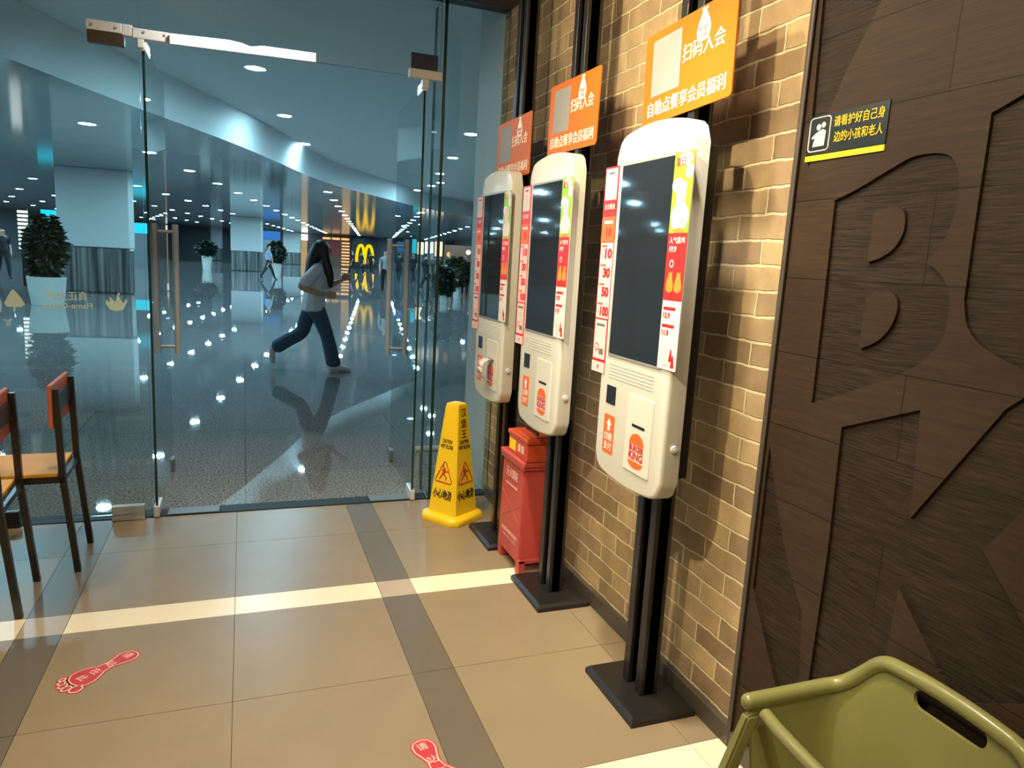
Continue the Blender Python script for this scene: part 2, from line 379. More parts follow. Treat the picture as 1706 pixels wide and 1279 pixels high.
M['woodletter'] = wood_mat('rough_dark_wood_letter', '#17110d', '#3a2d21', 9, 0.7, 0.03)

# ------------------------------------------------------------------ setting: restaurant shell
XW = 1.43          # brick face
YG = 4.07          # glass front
HC = 2.87          # restaurant ceiling
b = MB()
xs = [-3.65, -3.05, -2.45, (-2.30, ), -2.148, -1.998, -1.397, -0.797, -0.647, -0.046, 0.551, 0.702, 1.302, 1.60]
xcells = [(-3.35, -2.75, 0), (-2.75, -2.148, 0), (-2.148, -1.998, 1), (-1.998, -1.397, 0), (-1.397, -0.797, 0), (-0.797, -0.647, 1), (-0.647, -0.046, 0), (-0.046, 0.551, 0), (0.551, 0.702, 1), (0.702, 1.302, 0), (1.302, 1.46, 0)]
ycells = [(-3.0, -2.4, 0), (-2.4, -1.8, 0), (-1.8, -1.2, 0), (-1.2, -1.05, 1), (-1.05, -0.44, 0), (-0.44, 0.15, 0), (0.15, 0.307, 1), (0.307, 0.91, 0), (0.91, 1.51, 0), (1.51, 1.66, 1), (1.66, 2.265, 0), (2.265, 2.863, 0), (2.863, 3.02, 1), (3.02, 3.62, 0), (3.62, 4.075, 0)]
g = 0.0011
for (x0, x1, cx) in xcells:
    for (y0, y1, cy) in ycells:
        mi = 3 if (cx and cy) else 1 if cx else 2 if cy else 0
        b.box(x0+g, x1-g, y0+g, y1-g, -0.012, 0, mi)
b.box(-3.35, 1.46, -3.0, 4.075, -0.05, -0.0025, 4)
struct(b.done('floor', [M['tile'], M['stripe'], M['cream'], M['cross'], M['grout']]))
b = MB(); b.box(-3.35, 1.46, 4.078, 4.19, -0.05, 0.004)
struct(b.done('trim_1', M['threshold']), 'dark metal threshold strip under the glass doors')
b = MB(); b.box(XW, 1.60, 1.615, 4.16, -0.05, 3.0); struct(b.done('wall_brick', M['brick']))
b = MB(); b.box(1.407, XW, 1.615, 4.07, 0, 0.068, bev=0.002); b.box(1.395, 1.407, -2.98, 1.600, 0, 0.068, bev=0.002)
struct(b.done('baseboard_right', M['skirting']))
b = MB(); b.box(-3.35, 1.60, -3.0, 4.0, HC, 2.95); struct(b.done('ceiling', M['ceiling']))
b = MB(); b.box(-3.35, XW-0.001, 3.82, 4.052, 2.865, HC-0.001); struct(b.done('trim_2', M['darkceil']), 'dark soffit strip above the glass front')
b = MB(); b.box(-3.45, -3.35, -3.0, 4.0, -0.05, 2.95); struct(b.done('wall_left', M['roomwall']))
b = MB(); b.box(-3.35, 1.60, -3.1, -3.0, -0.05, 2.95); struct(b.done('wall_back', M['roomwall']))
b = MB(); b.box(-3.45, 1.60, 4.0, 4.16, HC-0.0, 3.4); struct(b.done('wall_front', M['darkceil']))

# wood panel wall with carved letters
XP = 1.407
def wpx(pts, scale, ox, oy):          # outline measured on the panel's plane, as (y, z)
    out = []
    for a, c in pts:
        px, py = ox+a/scale, oy+c/scale
        d = FF*FPX + RR*(px-853) - UU*(py-639.5); k = XP/d.x; p = CAM + d*k; out.append((p.y, p.z))
    return out
def smooth_poly(p, n=4):
    out = []
    for i in range(len(p)-1):
        p0, p1, p2, p3 = (Vector(p[max(0, min(len(p)-1, j))]) for j in (i-1, i, i+1, i+2))
        for k in range(n):
            t = k/n; out.append(0.5*((2*p1)+(p2-p0)*t+(2*p0-5*p1+4*p2-p3)*t*t+(3*p1-p0-3*p2+p3)*t**3))
    out.append(Vector(p[-1])); return out
def curvy(p, a, c):              # smooth the run of points a..c of a closed outline
    return p[:a]+[tuple(v) for v in smooth_poly([Vector(q) for q in p[a:c+1]], 5)]+p[c+1:]
def shoelace(p): return sum(p[i][0]*p[(i+1) % len(p)][1]-p[(i+1) % len(p)][0]*p[i][1] for i in range(len(p)))/2
B_out = wpx([(490, 163), (600, 108), (760, 12), (900, -62), (1050, -72), (1108, -10), (1120, 90), (1105, 200), (1070, 310), (1020, 400), (950, 478), (1030, 545), (1070, 650), (1058, 790), (1010, 905), (860, 1025), (640, 1110), (372, 1192), (430, 700)], 3.046, 1230, 280)
B_c1 = wpx([(690, 218), (745, 200), (800, 192), (842, 225), (838, 320), (790, 405), (720, 455), (652, 478)], 3.046, 1230, 280)
B_c2 = wpx([(648, 655), (695, 622), (750, 618), (800, 655), (805, 720), (770, 810), (700, 880), (612, 918)], 3.046, 1230, 280)
B_out = curvy(B_out, 0, 17) if False else curvy(curvy(B_out, 10, 17), 0, 10)
B_c1 = curvy(B_c1, 2, 7); B_c2 = curvy(B_c2, 1, 7)
U_out = wpx([(1652, 188), (1760, 125), (1760, 640), (1690, 608), (1640, 580), (1612, 545), (1606, 500), (1620, 400)], 1, 0, 0)
K_out = wpx([(615, 95), (1015, 8), (962, 560), (1450, 2), (1640, -110), (1640, 420), (1330, 720), (1640, 1279), (1640, 1500), (1190, 1500), (905, 910), (790, 1500), (430, 1500), (545, 720)], 3.046, 1200, 680)
U_out = curvy(U_out, 2, 6)
N_out = wpx([(232, 330), (250, 190), (300, 560), (350, 830), (412, 1030), (395, 1500), (300, 1500), (165, 915)], 3.046, 1200, 680)
A_out = wpx([(720, -20), (455, 510), (335, 790), (195, 1180), (205, 1000), (300, -20)], 4.2, 1300, 0)
wb = MB(); wb.box(XP, 1.60, -2.98, 1.612, 0.0, HC-0.002)
wall = wb.done('wall_wood', [M['wood'], M['woodletter']])
def cut_letter(out, holes=()):
    bm_ = bmesh.new()
    loops = [out]+list(holes); edges = []
    for lp in loops:
        vs = [bm_.verts.new((XP-0.02, y, z)) for y, z in lp]
        edges += [bm_.edges.new((vs[i], vs[(i+1) % len(vs)])) for i in range(len(vs))]
    bmesh.ops.triangle_fill(bm_, use_beauty=True, use_dissolve=False, edges=edges)
    r = bmesh.ops.extrude_face_region(bm_, geom=bm_.faces[:])
    for v in [e for e in r['geom'] if isinstance(e, bmesh.types.BMVert)]: v.co.x = XP+0.009
    bmesh.ops.recalc_face_normals(bm_, faces=bm_.faces[:])
    me = bpy.data.meshes.new('cutter'); bm_.to_mesh(me); bm_.free()
    me.materials.append(M['woodletter'])
    o = bpy.data.objects.new('cutter', me); C.objects.link(o); return o
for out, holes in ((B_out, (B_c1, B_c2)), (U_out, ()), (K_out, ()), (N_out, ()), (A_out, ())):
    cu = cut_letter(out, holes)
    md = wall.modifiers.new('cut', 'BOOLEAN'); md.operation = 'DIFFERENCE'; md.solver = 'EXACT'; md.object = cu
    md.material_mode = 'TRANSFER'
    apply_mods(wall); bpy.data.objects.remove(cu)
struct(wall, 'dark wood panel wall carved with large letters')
b = MB(); b.box(1.396, 1.418, 1.6005, 1.614, 0.068, HC-0.002, bev=0.003); b.box(1.396, 1.400, 1.596, 1.6005, 0.068, HC-0.002)
struct(b.done('trim_3', M['skirting']), 'slim dark edge strip between brick and wood panels')

# ------------------------------------------------------------------ glass front
def pane(name, x0, x1, y0, y1, z0, z1, parent=None, front_only=False):
    b = MB(); b.box(x0, x1, y0, y1, z0, z1)
    ax = 0 if (x1-x0) < (y1-y0) else 1
    for f in b.bm.faces:
        if abs(f.normal[ax]) < 0.9 and (not front_only or f.normal.y < -0.9): f.material_index = 1
    return b.done(name, [M['glass'], M['glassedge']], parent)
struct(pane('window_1', -1.132, -0.468, YG-0.006, YG+0.006, 0.03, HC-0.006), 'fixed clear glass panel beside the left door leaf')
struct(pane('window_2', -3.34, -1.14, YG-0.006, YG+0.006, 0.03, HC-0.006), 'wide fixed glass panel behind the chairs')
struct(pane('window_3', -0.460, 1.03, YG-0.006, YG+0.006, 2.435, HC-0.006), 'glass transom above the double doors')
struct(pane('window_4', 1.062, 1.425, YG-0.006, YG+0.006, 0.03, HC-0.006), 'narrow fixed glass panel beside the brick wall')
w5 = struct(pane('window_5', 1.040, 1.056, YG-0.02, YG+0.20, 0.01, HC-0.006), 'upright glass fin beside the right door leaf')

def ladder_handle(parent, cx, cy, z0, z1):
    b = MB()
    for s in (-1, 1): b.cyl((cx+s*0.060, cy, z0), (cx+s*0.060, cy, z1), 0.018, n=16)
    for z in (z0+0.045, z1-0.045): b.cyl((cx-0.060, cy, z), (cx+0.060, cy, z), 0.010, n=12)
    return b.done('handle', M['steel'], parent, True)
def leaf(name, x, tilt, label):
    o = thing(name, label, 'door'); del o['category']; o['kind'] = 'structure'; o.location = (x, YG, 0); o.rotation_euler.z = tilt
    pane('pane', -0.006, 0.006, 0.012, 0.925, 0.02, 2.412, o, True)
    ladder_handle(o, 0, 0.785, 0.785, 1.575)
    b = MB(); b.box(-0.014, 0.014, -0.012, 0.155, 0.006, 0.062, bev=0.003); b.done('bottom_patch_fitting', M['chrome'], o)
    b = MB(); b.box(-0.014, 0.014, -0.012, 0.165, 2.37, 2.425, bev=0.003); b.done('top_patch_fitting', M['chrome'], o)
    b = MB(); b.box(-0.016, 0.016, 0.83, 0.93, 0.008, 0.085, bev=0.004); b.cyl((0, 0.88, 0.0), (0, 0.88, 0.03), 0.012); b.done('lock_patch', M['plate'], o)
    return o
leaf('door_1', -0.450, 0.0, 'left glass door leaf standing open into the hall')
leaf('door_2', 0.948, -0.045, 'right glass door leaf standing open beside the yellow cone')
# fittings fixed to the glass, each a thing of its own
o = thing('door_pivot_fitting', 'steel pivot fitting at the top corner of the left glass door', 'door fitting', (-0.46, YG, 2.43))
b = MB(); b.box(-0.226, -0.075, -0.022, 0.022, 0.0, 0.046, bev=0.003); b.box(-0.030, 0.130, -0.022, 0.022, -0.010, 0.036, bev=0.003)
b.box(-0.075, -0.03, -0.020, 0.020, -0.006, 0.046, bev=0.004); b.done('clamp_plate', M['chrome'], o)
b = MB(); b.box(-0.222, -0.066, -0.018, 0.018, -0.055, -0.0005, bev=0.003); b.done('back_plate', pm('bronze_plate', '#5a5048', 0.35, metal=0.6), o)
b = MB(); b.box(-0.010, 0.018, -0.02, 0.02, -0.050, -0.0105, bev=0.003); b.done('pivot_block', M['chrome'], o)
for x in (-0.20, -0.10, 0.02, 0.11):
    b = MB(); b.cyl((x, -0.0255, 0.022), (x, -0.021, 0.022), 0.006, n=10); b.done('screw_head', M['steel'], o)
b = MB(); fr = frame((0, YG-0.024, 2.43), (1, 0, 0), (0, 0, 1))
prof = [(-0.328, -0.018), (0.358, -0.004), (0.358, 0.040), (0.10, 0.036), (0.04, 0.024), (0.0, 0.034), (-0.06, 0.040), (-0.328, 0.030)]
b.prism(prof, 0.016, fr, 0, bev=0.002)
o = b.done('transom_rail', M['alu']); tag(o, 'bright white metal rail along the bottom of the glass transom', 'rail')
o = thing('door_pivot_fitting', 'steel pivot fitting above the right glass door beside the fin', 'door fitting', (0.948, YG, 2.43))
b = MB(); b.box(-0.095, 0.088, -0.022, 0.022, -0.002, 0.044, bev=0.003); b.done('clamp_plate', M['chrome'], o)
b = MB(); b.box(-0.088, 0.062, -0.024, 0.020, 0.0445, 0.125, bev=0.003); b.done('cover', M['navy'], o)
b = MB(); b.box(-0.022, 0.016, -0.02, 0.02, -0.050, -0.0025, bev=0.003); b.done('pivot_block', M['chrome'], o)
def patch(x0, x1, z0, z1, label, mat):
    b = MB(); b.box(x0, x1, YG-0.02, YG+0.02, z0, z1, bev=0.003); b.box(x0+0.01, x1-0.01, YG-0.022, YG+0.022, z0+(z1-z0)*0.30, z0+(z1-z0)*0.34)
    b.box(x0, x1, YG-0.026, YG+0.026, 0.004, z0)
    return tag(b.done('glass_clamp', mat), label, 'door fitting')
patch(-0.66, -0.505, 0.022, 0.080, 'brushed steel floor clamp on the fixed glass beside the left door', M['steel'])
patch(-1.22, -1.075, 0.022, 0.085, 'dark floor clamp on the fixed glass behind the chair legs', pm('dark_clamp', '#2b2a28', 0.4, metal=0.5))
for x0, lab in ((-0.40, 'steel floor spring plate under the left glass door'), (0.70, 'steel floor spring plate under the right glass door')):
    b = MB(); b.box(x0, x0+0.26, 4.085, 4.185, 0.0045, 0.008, bev=0.001); tag(b.done('floor_spring_plate', M['plate']), lab, 'door fitting')
# vinyl lettering on the glass, read from the hall side
o = thing('glass_decal', 'pale reversed flame lettering stuck on the fixed glass panel', 'decal', (-0.82, YG+0.0072, 1.15))
fr = frame((0, 0, 0), (-1, 0, 0), (0, 0, 1))
b = MB(); b.text('真正火烤', 0.050, Matrix.Translation((0.0, 0, 0.024)) @ fr, bold=0.02, width=0.175); b.done('lettering', M['decal'], o); b = MB(); b.text('Flame-Grilled', 0.040, Matrix.Translation((0, 0, -0.022)) @ fr, bold=0.012, width=0.215); b.done('lettering', M['decal'], o)
b = MB()
fl = [(-0.050, 0.012), (-0.030, -0.034), (0.0, -0.044), (0.030, -0.036), (0.050, -0.006), (0.044, 0.016), (0.032, 0.0), (0.028, 0.030), (0.014, 0.012), (0.004, 0.004), (-0.008, 0.050), (-0.018, 0.048), (-0.010, 0.034), (-0.020, 0.014), (-0.034, -0.002), (-0.040, 0.020)]
b.prism(fl, 0.0004, Matrix.Translation((0.215, 0, 0)) @ fr); b.done('flame', M['decal'], o)
b = MB(); b.prism([(-0.046, -0.026), (-0.030, -0.038), (0.030, -0.038), (0.040, -0.02), (0.030, 0.0), (0.012, 0.036), (0.002, 0.048), (-0.012, 0.034), (-0.030, 0.008)], 0.0004, Matrix.Translation((-0.225, 0, 0.004)) @ fr); b.done('drop', M['decal'], o)

# ------------------------------------------------------------------ self-service kiosks
def kiosk(label, y, xf, receipt=False):
    o = thing('order_kiosk', label, 'kiosk', (1.25, y, 0), 0, 'white self-service kiosks along the brick wall')
    F = xf-1.25                                    # front face, local x
    b = MB(); b.prism([(-0.092, -0.168), (0.150, -0.168), (0.150, 0.168), (-0.092, 0.168)], 0.030, None, 0, bev=0.012, seg=1); b.done('base_plate', M['base_black'], o)
    for s in (-1, 1):
        b = MB(); b.box(0, 0.055, s*0.042-0.0185, s*0.042+0.0185, 0.0305, HC-0.006, bev=0.003); b.box(0.012, 0.067, s*0.042-0.0185, s*0.042+0.0185, 0.0305, HC-0.006, bev=0.003); b.done('post', M['black'], o)
    b = MB(); b.box(F+0.0615, -0.0005, -0.203, 0.203, 0.845, 1.815, bev=0.004); b.done('back_box', M['black'], o)
    # housing: arched slab
    W2, R = 0.213, 0.055
    prof = []
    def arch(zc, sag, top):
        pts = []
        n = 22
        for i in range(n+1):
            yy = W2-2*W2*i/n
            t = yy/W2; zz = zc-sag*t*t
            d = W2-abs(yy)
            if d < R: zz -= (R-math.sqrt(max(0, R*R-(R-d)**2)))*0.95
            pts.append((yy, zz))
        return pts
    tp = arch(1.900, 0.028, True); bt = arch(0, 0.026, False)
    outl = [(-yy, zz) for yy, zz in tp]            # local frame x = -Y
    outl = [(a, c) for a, c in outl][::-1] + [(a, 0.757-c) for a, c in [(-yy, zz) for yy, zz in bt]]
    if shoelace(outl) < 0: outl = outl[::-1]
    fr = wallframe(F+0.061, 0, 0)
    b = MB(); b.prism(outl, 0.061, fr, 0, bev=0.012, seg=4); hs = b.done('housing', M['white'], o, True, 50)
    e = 0.0006
    b = MB(); b.box(F-0.0030, F+0.001, -0.163, 0.163, 1.172, 1.793, 1); b.box(F-0.0034, F+0.001, -0.157, 0.157, 1.180, 1.785, 0); b.done('screen', [M['screen'], M['bezel']], o)
    for k in range(5):
        pass
    b = MB()
    for k in range(5): b.box(F-0.0012, F+0.001, -0.13, 0.15, 1.100+k*0.011, 1.1025+k*0.011)
    b.done('vent_ribs', M['white2'], o)
    b = MB(); b.box(F-0.0022, F+0.001, 0.092, 0.153, 1.012, 1.073, 0); b.done('scanner_window', M['screen'], o)
    # orange instruction sticker
    b = MB(); b.prism(rrect(0.071, 0.132, 0.004), 0.0012, wallframe(F, 0.121, 0.908)); st = b.done('sticker', M['orange2'], o)
    b = MB(); fr = wallframe(F-0.0014, 0.121, 0.908)
    b.prism([(-0.009, 0.012), (0.009, 0.012), (0.009, 0.034), (0.018, 0.034), (0, 0.054), (-0.018, 0.034), (-0.009, 0.034)], 0.0005, fr)
    b.text('自助', 0.030, Matrix.Translation((0, 0, -0.010)) @ fr, bold=0.03, width=0.052); b.text('支付', 0.030, Matrix.Translation((0, 0, -0.043)) @ fr, bold=0.03, width=0.052); b.done('lettering', M['paper'], st)
    # printer cover with emblem
    b = MB(); b.prism(rrect(0.153, 0.246, 0.006), 0.004, wallframe(F, -0.071, 0.949), 0, bev=0.0015); pc = b.done('printer_cover', M['white2'], o, label_ok(None))
    b = MB(); b.box(F-0.0048, F-0.001, -0.071-0.038, -0.071+0.038, 0.972, 0.981); b.done('slot', M['screen'], pc)
    b = MB(); fr = wallframe(F-0.0042, -0.069, 0.898)
    top = [(0.044*math.cos(a), 0.020+0.036*math.sin(a)) for a in [PI*i/14 for i in range(15)]]
    bot = [(-0.044, -0.034)] + [(0.044*math.cos(a), -0.036+0.020*math.sin(a)) for a in [PI+PI*i/14 for i in range(15)]] + [(0.044, -0.034)]
    b.prism(top, 0.0006, fr, 0); b.prism(bot, 0.0006, fr, 0)
    b.text('BURGER', 0.026, Matrix.Translation((0, 0, 0.007)) @ fr, mi=1, bold=0.03, width=0.086); b.text('KING', 0.034, Matrix.Translation((0, 0, -0.018)) @ fr, mi=1, bold=0.03, width=0.084)
    b.done('emblem', [M['orange2'], M['redtext']], pc)
    if receipt:
        b = MB(); pts = []
        for i in range(13):
            a = PI*0.5+PI*1.15*i/12
            pts.append((F-0.030+0.0+0.034*math.cos(a)*-1*0-0.034*math.sin(a)*0, 0, 0))
        prof = [(F-0.004, 0.977), (F-0.030, 0.982), (F-0.055, 0.968), (F-0.066, 0.940), (F-0.062, 0.905), (F-0.042, 0.882), (F-0.022, 0.876)]
        for (a, c), (a2, c2) in zip(prof, prof[1:]):
            b.poly([(a, -0.109, c), (a, -0.033, c), (a2, -0.033, c2), (a2, -0.109, c2)])
        rc = b.done('receipt_paper', M['pinkpaper'], pc, True)
        sm = rc.modifiers.new('s', 'SOLIDIFY'); sm.thickness = 0.0008; apply_mods(rc)
    b = MB(); b.cyl((F+0.036, -W2-0.008, 0.942), (F+0.036, -W2+0.004, 0.942), 0.011, n=16); b.cyl((F+0.036, -W2-0.010, 0.942), (F+0.036, -W2-0.007, 0.942), 0.006, n=12); b.done('lock', M['chrome'], o)
    # price strip, far side, standing off the housing edge
    b = MB(); yc = 0.229; x = F-0.0030
    L = wallframe(x, yc, 0)
    def R_(x0, x1, z0, z1, mi, lay): b.prism([(x0, z0), (x1, z0), (x1, z1), (x0, z1)], 0.0003, Matrix.Translation((-lay*0.00035, 0, 0)) @ L, mi)
    b.prism([(-0.046, 1.104), (0.046, 1.104), (0.046, 1.791), (-0.046, 1.791)], 0.002, Matrix.Translation((0.002, 0, 0)) @ L, 1)
    R_(-0.040, 0.040, 1.684, 1.785, 0, 1); R_(-0.026, 0.026, 1.700, 1.755, 3, 2); R_(-0.018, 0.018, 1.766, 1.774, 2, 2)
    R_(-0.046, 0.046, 1.629, 1.677, 1, 1); R_(-0.046, 0.046, 1.545, 1.629, 4, 1)
    R_(-0.041, 0.046, 1.290, 1.543, 0, 1); R_(-0.041, 0.042, 1.150, 1.284, 0, 1); R_(-0.046, 0.046, 1.104, 1.140, 0, 1)
    T = lambda tx, s, xx, zz, mi, bold=0.03, w=None: b.text(tx, s, Matrix.Translation((-0.0009, 0, 0)) @ wallframe(x, yc-xx, zz), mi=mi, bold=bold, width=w)
    T('会员储值', 0.020, 0, 1.660, 0, 0.02, 0.070); T('10', 0.040, 0.004, 1.578, 1, 0.03); R_(-0.03, 0.03, 1.606, 1.616, 0, 2)
    for zz, tx in ((1.512, '10'), (1.448, '30'), (1.384, '50'), (1.318, '100')):
        T(tx, 0.042, 0.012, zz-0.006, 1, 0.05, 0.050 if len(tx) == 2 else 0.060); R_(-0.034, 0.004, zz+0.017, zz+0.024, 4, 2)
    R_(-0.030, 0.030, 1.262, 1.271, 2, 2)
    for k in range(4): R_(-0.034, 0.034, 1.244-k*0.006, 1.247-k*0.006, 3, 2)
    b.prism(ellipse(-0.018, 1.190, 0.014, 0.014), 0.0003, Matrix.Translation((-0.0007, 0, 0)) @ L, 1); b.prism(ellipse(-0.018, 1.190, 0.010, 0.010), 0.0003, Matrix.Translation((-0.0011, 0, 0)) @ L, 0)
    R_(0.006, 0.028, 1.196, 1.216, 3, 2); R_(0.0, 0.030, 1.166, 1.186, 2, 2); T('0', 0.02, 0, 1.121, 1, 0.03)
    b.done('price_strip', [M['pinkpaper'], M['red'], M['greyprint'], M['lightgrey'], M['orange2']], o)
    # picture strip, near side of the screen
    b = MB(); yc = -0.193; x = F-0.0040; L = wallframe(x, yc, 0)
    b.prism(rrect(0.096, 0.612, 0.003, 3, 0, 1.484), 0.003, Matrix.Translation((0.003, 0, 0)) @ L, 0)
    R_(-0.048, 0.048, 1.568, 1.790, 5, 1)
    for (cx, cz, a, c, mi, lay) in ((0.005, 1.77, 0.036, 0.018, 0, 2), (-0.02, 1.70, 0.03, 0.02, 0, 2), (0.03, 1.735, 0.02, 0.02, 0, 2), (0.0, 1.612, 0.044, 0.040, 0, 2), (0.0, 1.575, 0.03, 0.007, 4, 3)):
        b.prism(ellipse(cx, cz, a, c), 0.0003, Matrix.Translation((-lay*0.00035, 0, 0)) @ L, mi)
    b.prism([(-0.020, 1.612), (0.018, 1.612), (0.026, 1.708), (-0.026, 1.708)], 0.0003, Matrix.Translation((-0.0014, 0, 0)) @ L, 6)
    b.prism(ellipse(0, 1.612, 0.026, 0.014), 0.0003, Matrix.Translation((-0.0018, 0, 0)) @ L, 0)
    T('夏日', 0.026, -0.014, 1.762, 1, 0.02, 0.046)
    R_(-0.048, 0.048, 1.378, 1.568, 1, 1)
    T('人气脆鸡', 0.020, 0, 1.546, 0, 0.02, 0.078); T('19.9', 0.022, -0.02, 1.522, 0, 0.02)
    b.prism(ellipse(-0.018, 1.482, 0.011, 0.011), 0.0003, Matrix.Translation((-0.0008, 0, 0)) @ L, 0); b.prism(ellipse(-0.018, 1.482, 0.007, 0.007), 0.0003, Matrix.Translation((-0.0012, 0, 0)) @ L, 1)
    for cx in (-0.020, 0.022):
        b.prism([(cx+p, 1.428+q) for p, q in ((-0.007, 0.030), (-0.010, 0.018), (-0.019, -0.006), (-0.017, -0.022), (0, -0.029), (0.017, -0.022), (0.019, -0.006), (0.010, 0.018), (0.009, 0.032), (0.002, 0.027))], 0.0003, Matrix.Translation((-0.0008, 0, 0)) @ L, 4)
    for zz in (1.350, 1.300): R_(-0.040, 0.022, zz, zz+0.009, 1, 1)
    T('12.9', 0.022, -0.022, 1.334, 1, 0.02); T('11.9', 0.022, -0.022, 1.284, 1, 0.02)
    for k, (cx, cz) in enumerate(((-0.022, 1.235), (0.018, 1.222), (-0.008, 1.208), (0.030, 1.205))):
        b.prism([(cx-0.010, cz-0.018), (cx+0.010, cz-0.018), (cx+0.002, cz+0.018), (cx-0.002, cz+0.018)], 0.0003, Matrix.Translation((-0.0004, 0, 0)) @ L, 3 if k % 2 == 0 else 1)
    b.done('picture_strip', [M['paper'], M['red'], M['greyprint'], M['lightgrey'], M['gold'], M['green'], M['lilac']], o)
    return o
def label_ok(_): return False
kiosk('white order kiosk nearest the wood panel wall, third from the glass', 1.945, 1.150)
kiosk('white order kiosk in the middle, rising over the red box', 2.733, 1.158)
kiosk('white order kiosk beside the glass front, curled receipt in its slot', 3.402, 1.160, True)

def member_sign(label, y, z, tilt=0):
    o = thing('hanging_sign', label, 'sign', (1.248, y, z), 0, 'orange membership signs above the kiosks')
    o.rotation_euler.x = tilt
    b = MB(); b.prism(rrect(0.468, 0.282, 0.012), 0.004, wallframe(-0.001, 0, 0)); b.done('panel', M['orange'], o)
    b = MB(); b.prism(rrect(0.160, 0.172, 0.002), 0.0006, wallframe(-0.0051, 0.108, 0.030)); b.done('blank_square', M['qrgrey'], o)
    b = MB(); fr = wallframe(-0.0052, 0, 0)
    b.text('扫码入会', 0.056, Matrix.Translation((0, -0.085, 0.028)) @ fr, bold=0.022, width=0.205)
    b.done('lettering', M['bigletters'], o); b = MB()
    b.text('自助点餐享会员福利', 0.05, Matrix.Translation((0, 0.0, -0.098)) @ fr, bold=0.025, width=0.405)
    b.done('lettering', M['bigletters'], o)
    b = MB(); fr = wallframe(-0.0052, -0.083, 0.086)
    jar = [(-0.010, 0.042), (-0.011, 0.034), (-0.026, 0.012), (-0.034, -0.012), (-0.028, -0.034), (-0.014, -0.042), (0.014, -0.042), (0.028, -0.034), (0.034, -0.012), (0.026, 0.012), (0.011, 0.034), (0.010, 0.042)]
    b.prism(jar, 0.0006, fr); b.prism([(-0.014, 0.0425), (0.014, 0.0425), (0.014, 0.049), (-0.014, 0.049)], 0.0006, fr)
    b.text("King's", 0.020, Matrix.Translation((-0.0008, 0, -0.006)) @ fr, mi=1, width=0.048); b.text('Club', 0.020, Matrix.Translation((-0.0008, 0, -0.025)) @ fr, mi=1, width=0.036)
    b.done('jar_emblem', [M['bigletters'], M['redtext']], o)
    b = MB()
    b.box(-0.0008, 0.0012, -0.055, 0.055, -0.10, 0.10); b.done('bracket', M['black'], o)
    return o
member_sign('orange sign above the kiosk nearest the wood panel wall', 1.945, 2.073, -0.035)
member_sign('orange sign above the middle kiosk', 2.740, 2.062, 0.02)
member_sign('orange sign above the kiosk beside the glass front', 3.415, 2.012, 0.0)

# caution sign on the wood wall
o = thing('care_sign', 'small black and yellow safety sign on the wood panel wall', 'sign', (XP-0.0005, 1.449, 1.826))
b = MB(); b.box(-0.003, 0, -0.127, 0.127, -0.044, 0.054, 0); b.box(-0.0034, 0, -0.127, 0.127, -0.060, -0.046, 1); b.done('panel', [M['boardblack'], M['yellow']], o)
b = MB(); fr = wallframe(-0.0036, -0.040, 0)
b.text('请看护好自己身', 0.028, Matrix.Translation((0, 0, 0.028)) @ fr, bold=0.01, width=0.155); b.done('lettering', M['yellow'], o); b = MB(); b.text('边的小孩和老人', 0.028, Matrix.Translation((0, -0.002, -0.010)) @ fr, bold=0.01, width=0.150); b.done('lettering', M['yellow'], o)
b = MB(); fr = wallframe(-0.0036, 0.085, 0.006)
b.tube([fr @ Vector((x, y, 0)) for x, y in rrect(0.070, 0.084, 0.010)], 0.0018, n=6, closed=True)
for (cx, cy, r) in ((-0.004, 0.018, 0.008), (0.012, 0.022, 0.007)): b.prism(ellipse(cx, cy, r, r, 12), 0.0006, fr)
b.prism([(-0.020, -0.030), (0.020, -0.030), (0.022, 0.006), (0.010, 0.012), (-0.002, 0.008), (-0.012, 0.004), (-0.026, -0.006), (-0.024, -0.010), (-0.014, -0.008)], 0.0006, fr); b.done('pictogram', M['lightgrey'], o)

# ------------------------------------------------------------------ wet floor cone
o = thing('wet_floor_cone', 'yellow four-sided wet floor cone standing between glass and kiosks', 'cone', (1.110, 3.745, 0), math.radians(33))
b = MB()
def sq(h, z, ch): return [Vector((sx*(h if i == 0 else h-ch), sy*(h-ch if i == 0 else h), z)) for sx, sy, order in ((1, -1, 1), (1, 1, 0), (-1, 1, 1), (-1, -1, 0)) for i in ((1, 0) if order else (0, 1))]
def loft(b, rings, mi=0):
    vs = [[b.bm.verts.new(p) for p in r] for r in rings]
    for A, B in zip(vs, vs[1:]):
        n = len(A)
        for j in range(n): b.bm.faces.new((A[j], A[(j+1) % n], B[(j+1) % n], B[j])).material_index = mi
    b.bm.faces.new(vs[0][::-1]); b.bm.faces.new(vs[-1])
loft(b, [sq(0.137, 0.0, 0.035), sq(0.140, 0.012, 0.035), sq(0.138, 0.032, 0.035), sq(0.128, 0.042, 0.03), sq(0.104, 0.050, 0.018)])
b.done('base', M['yellow'], o, True, 40)
b = MB(); loft(b, [sq(0.104, 0.046, 0.014), sq(0.102, 0.060, 0.014), sq(0.047, 0.655, 0.010), sq(0.043, 0.668, 0.010), sq(0.030, 0.674, 0.008)])
b.done('body', M['yellow'], o, True, 40)
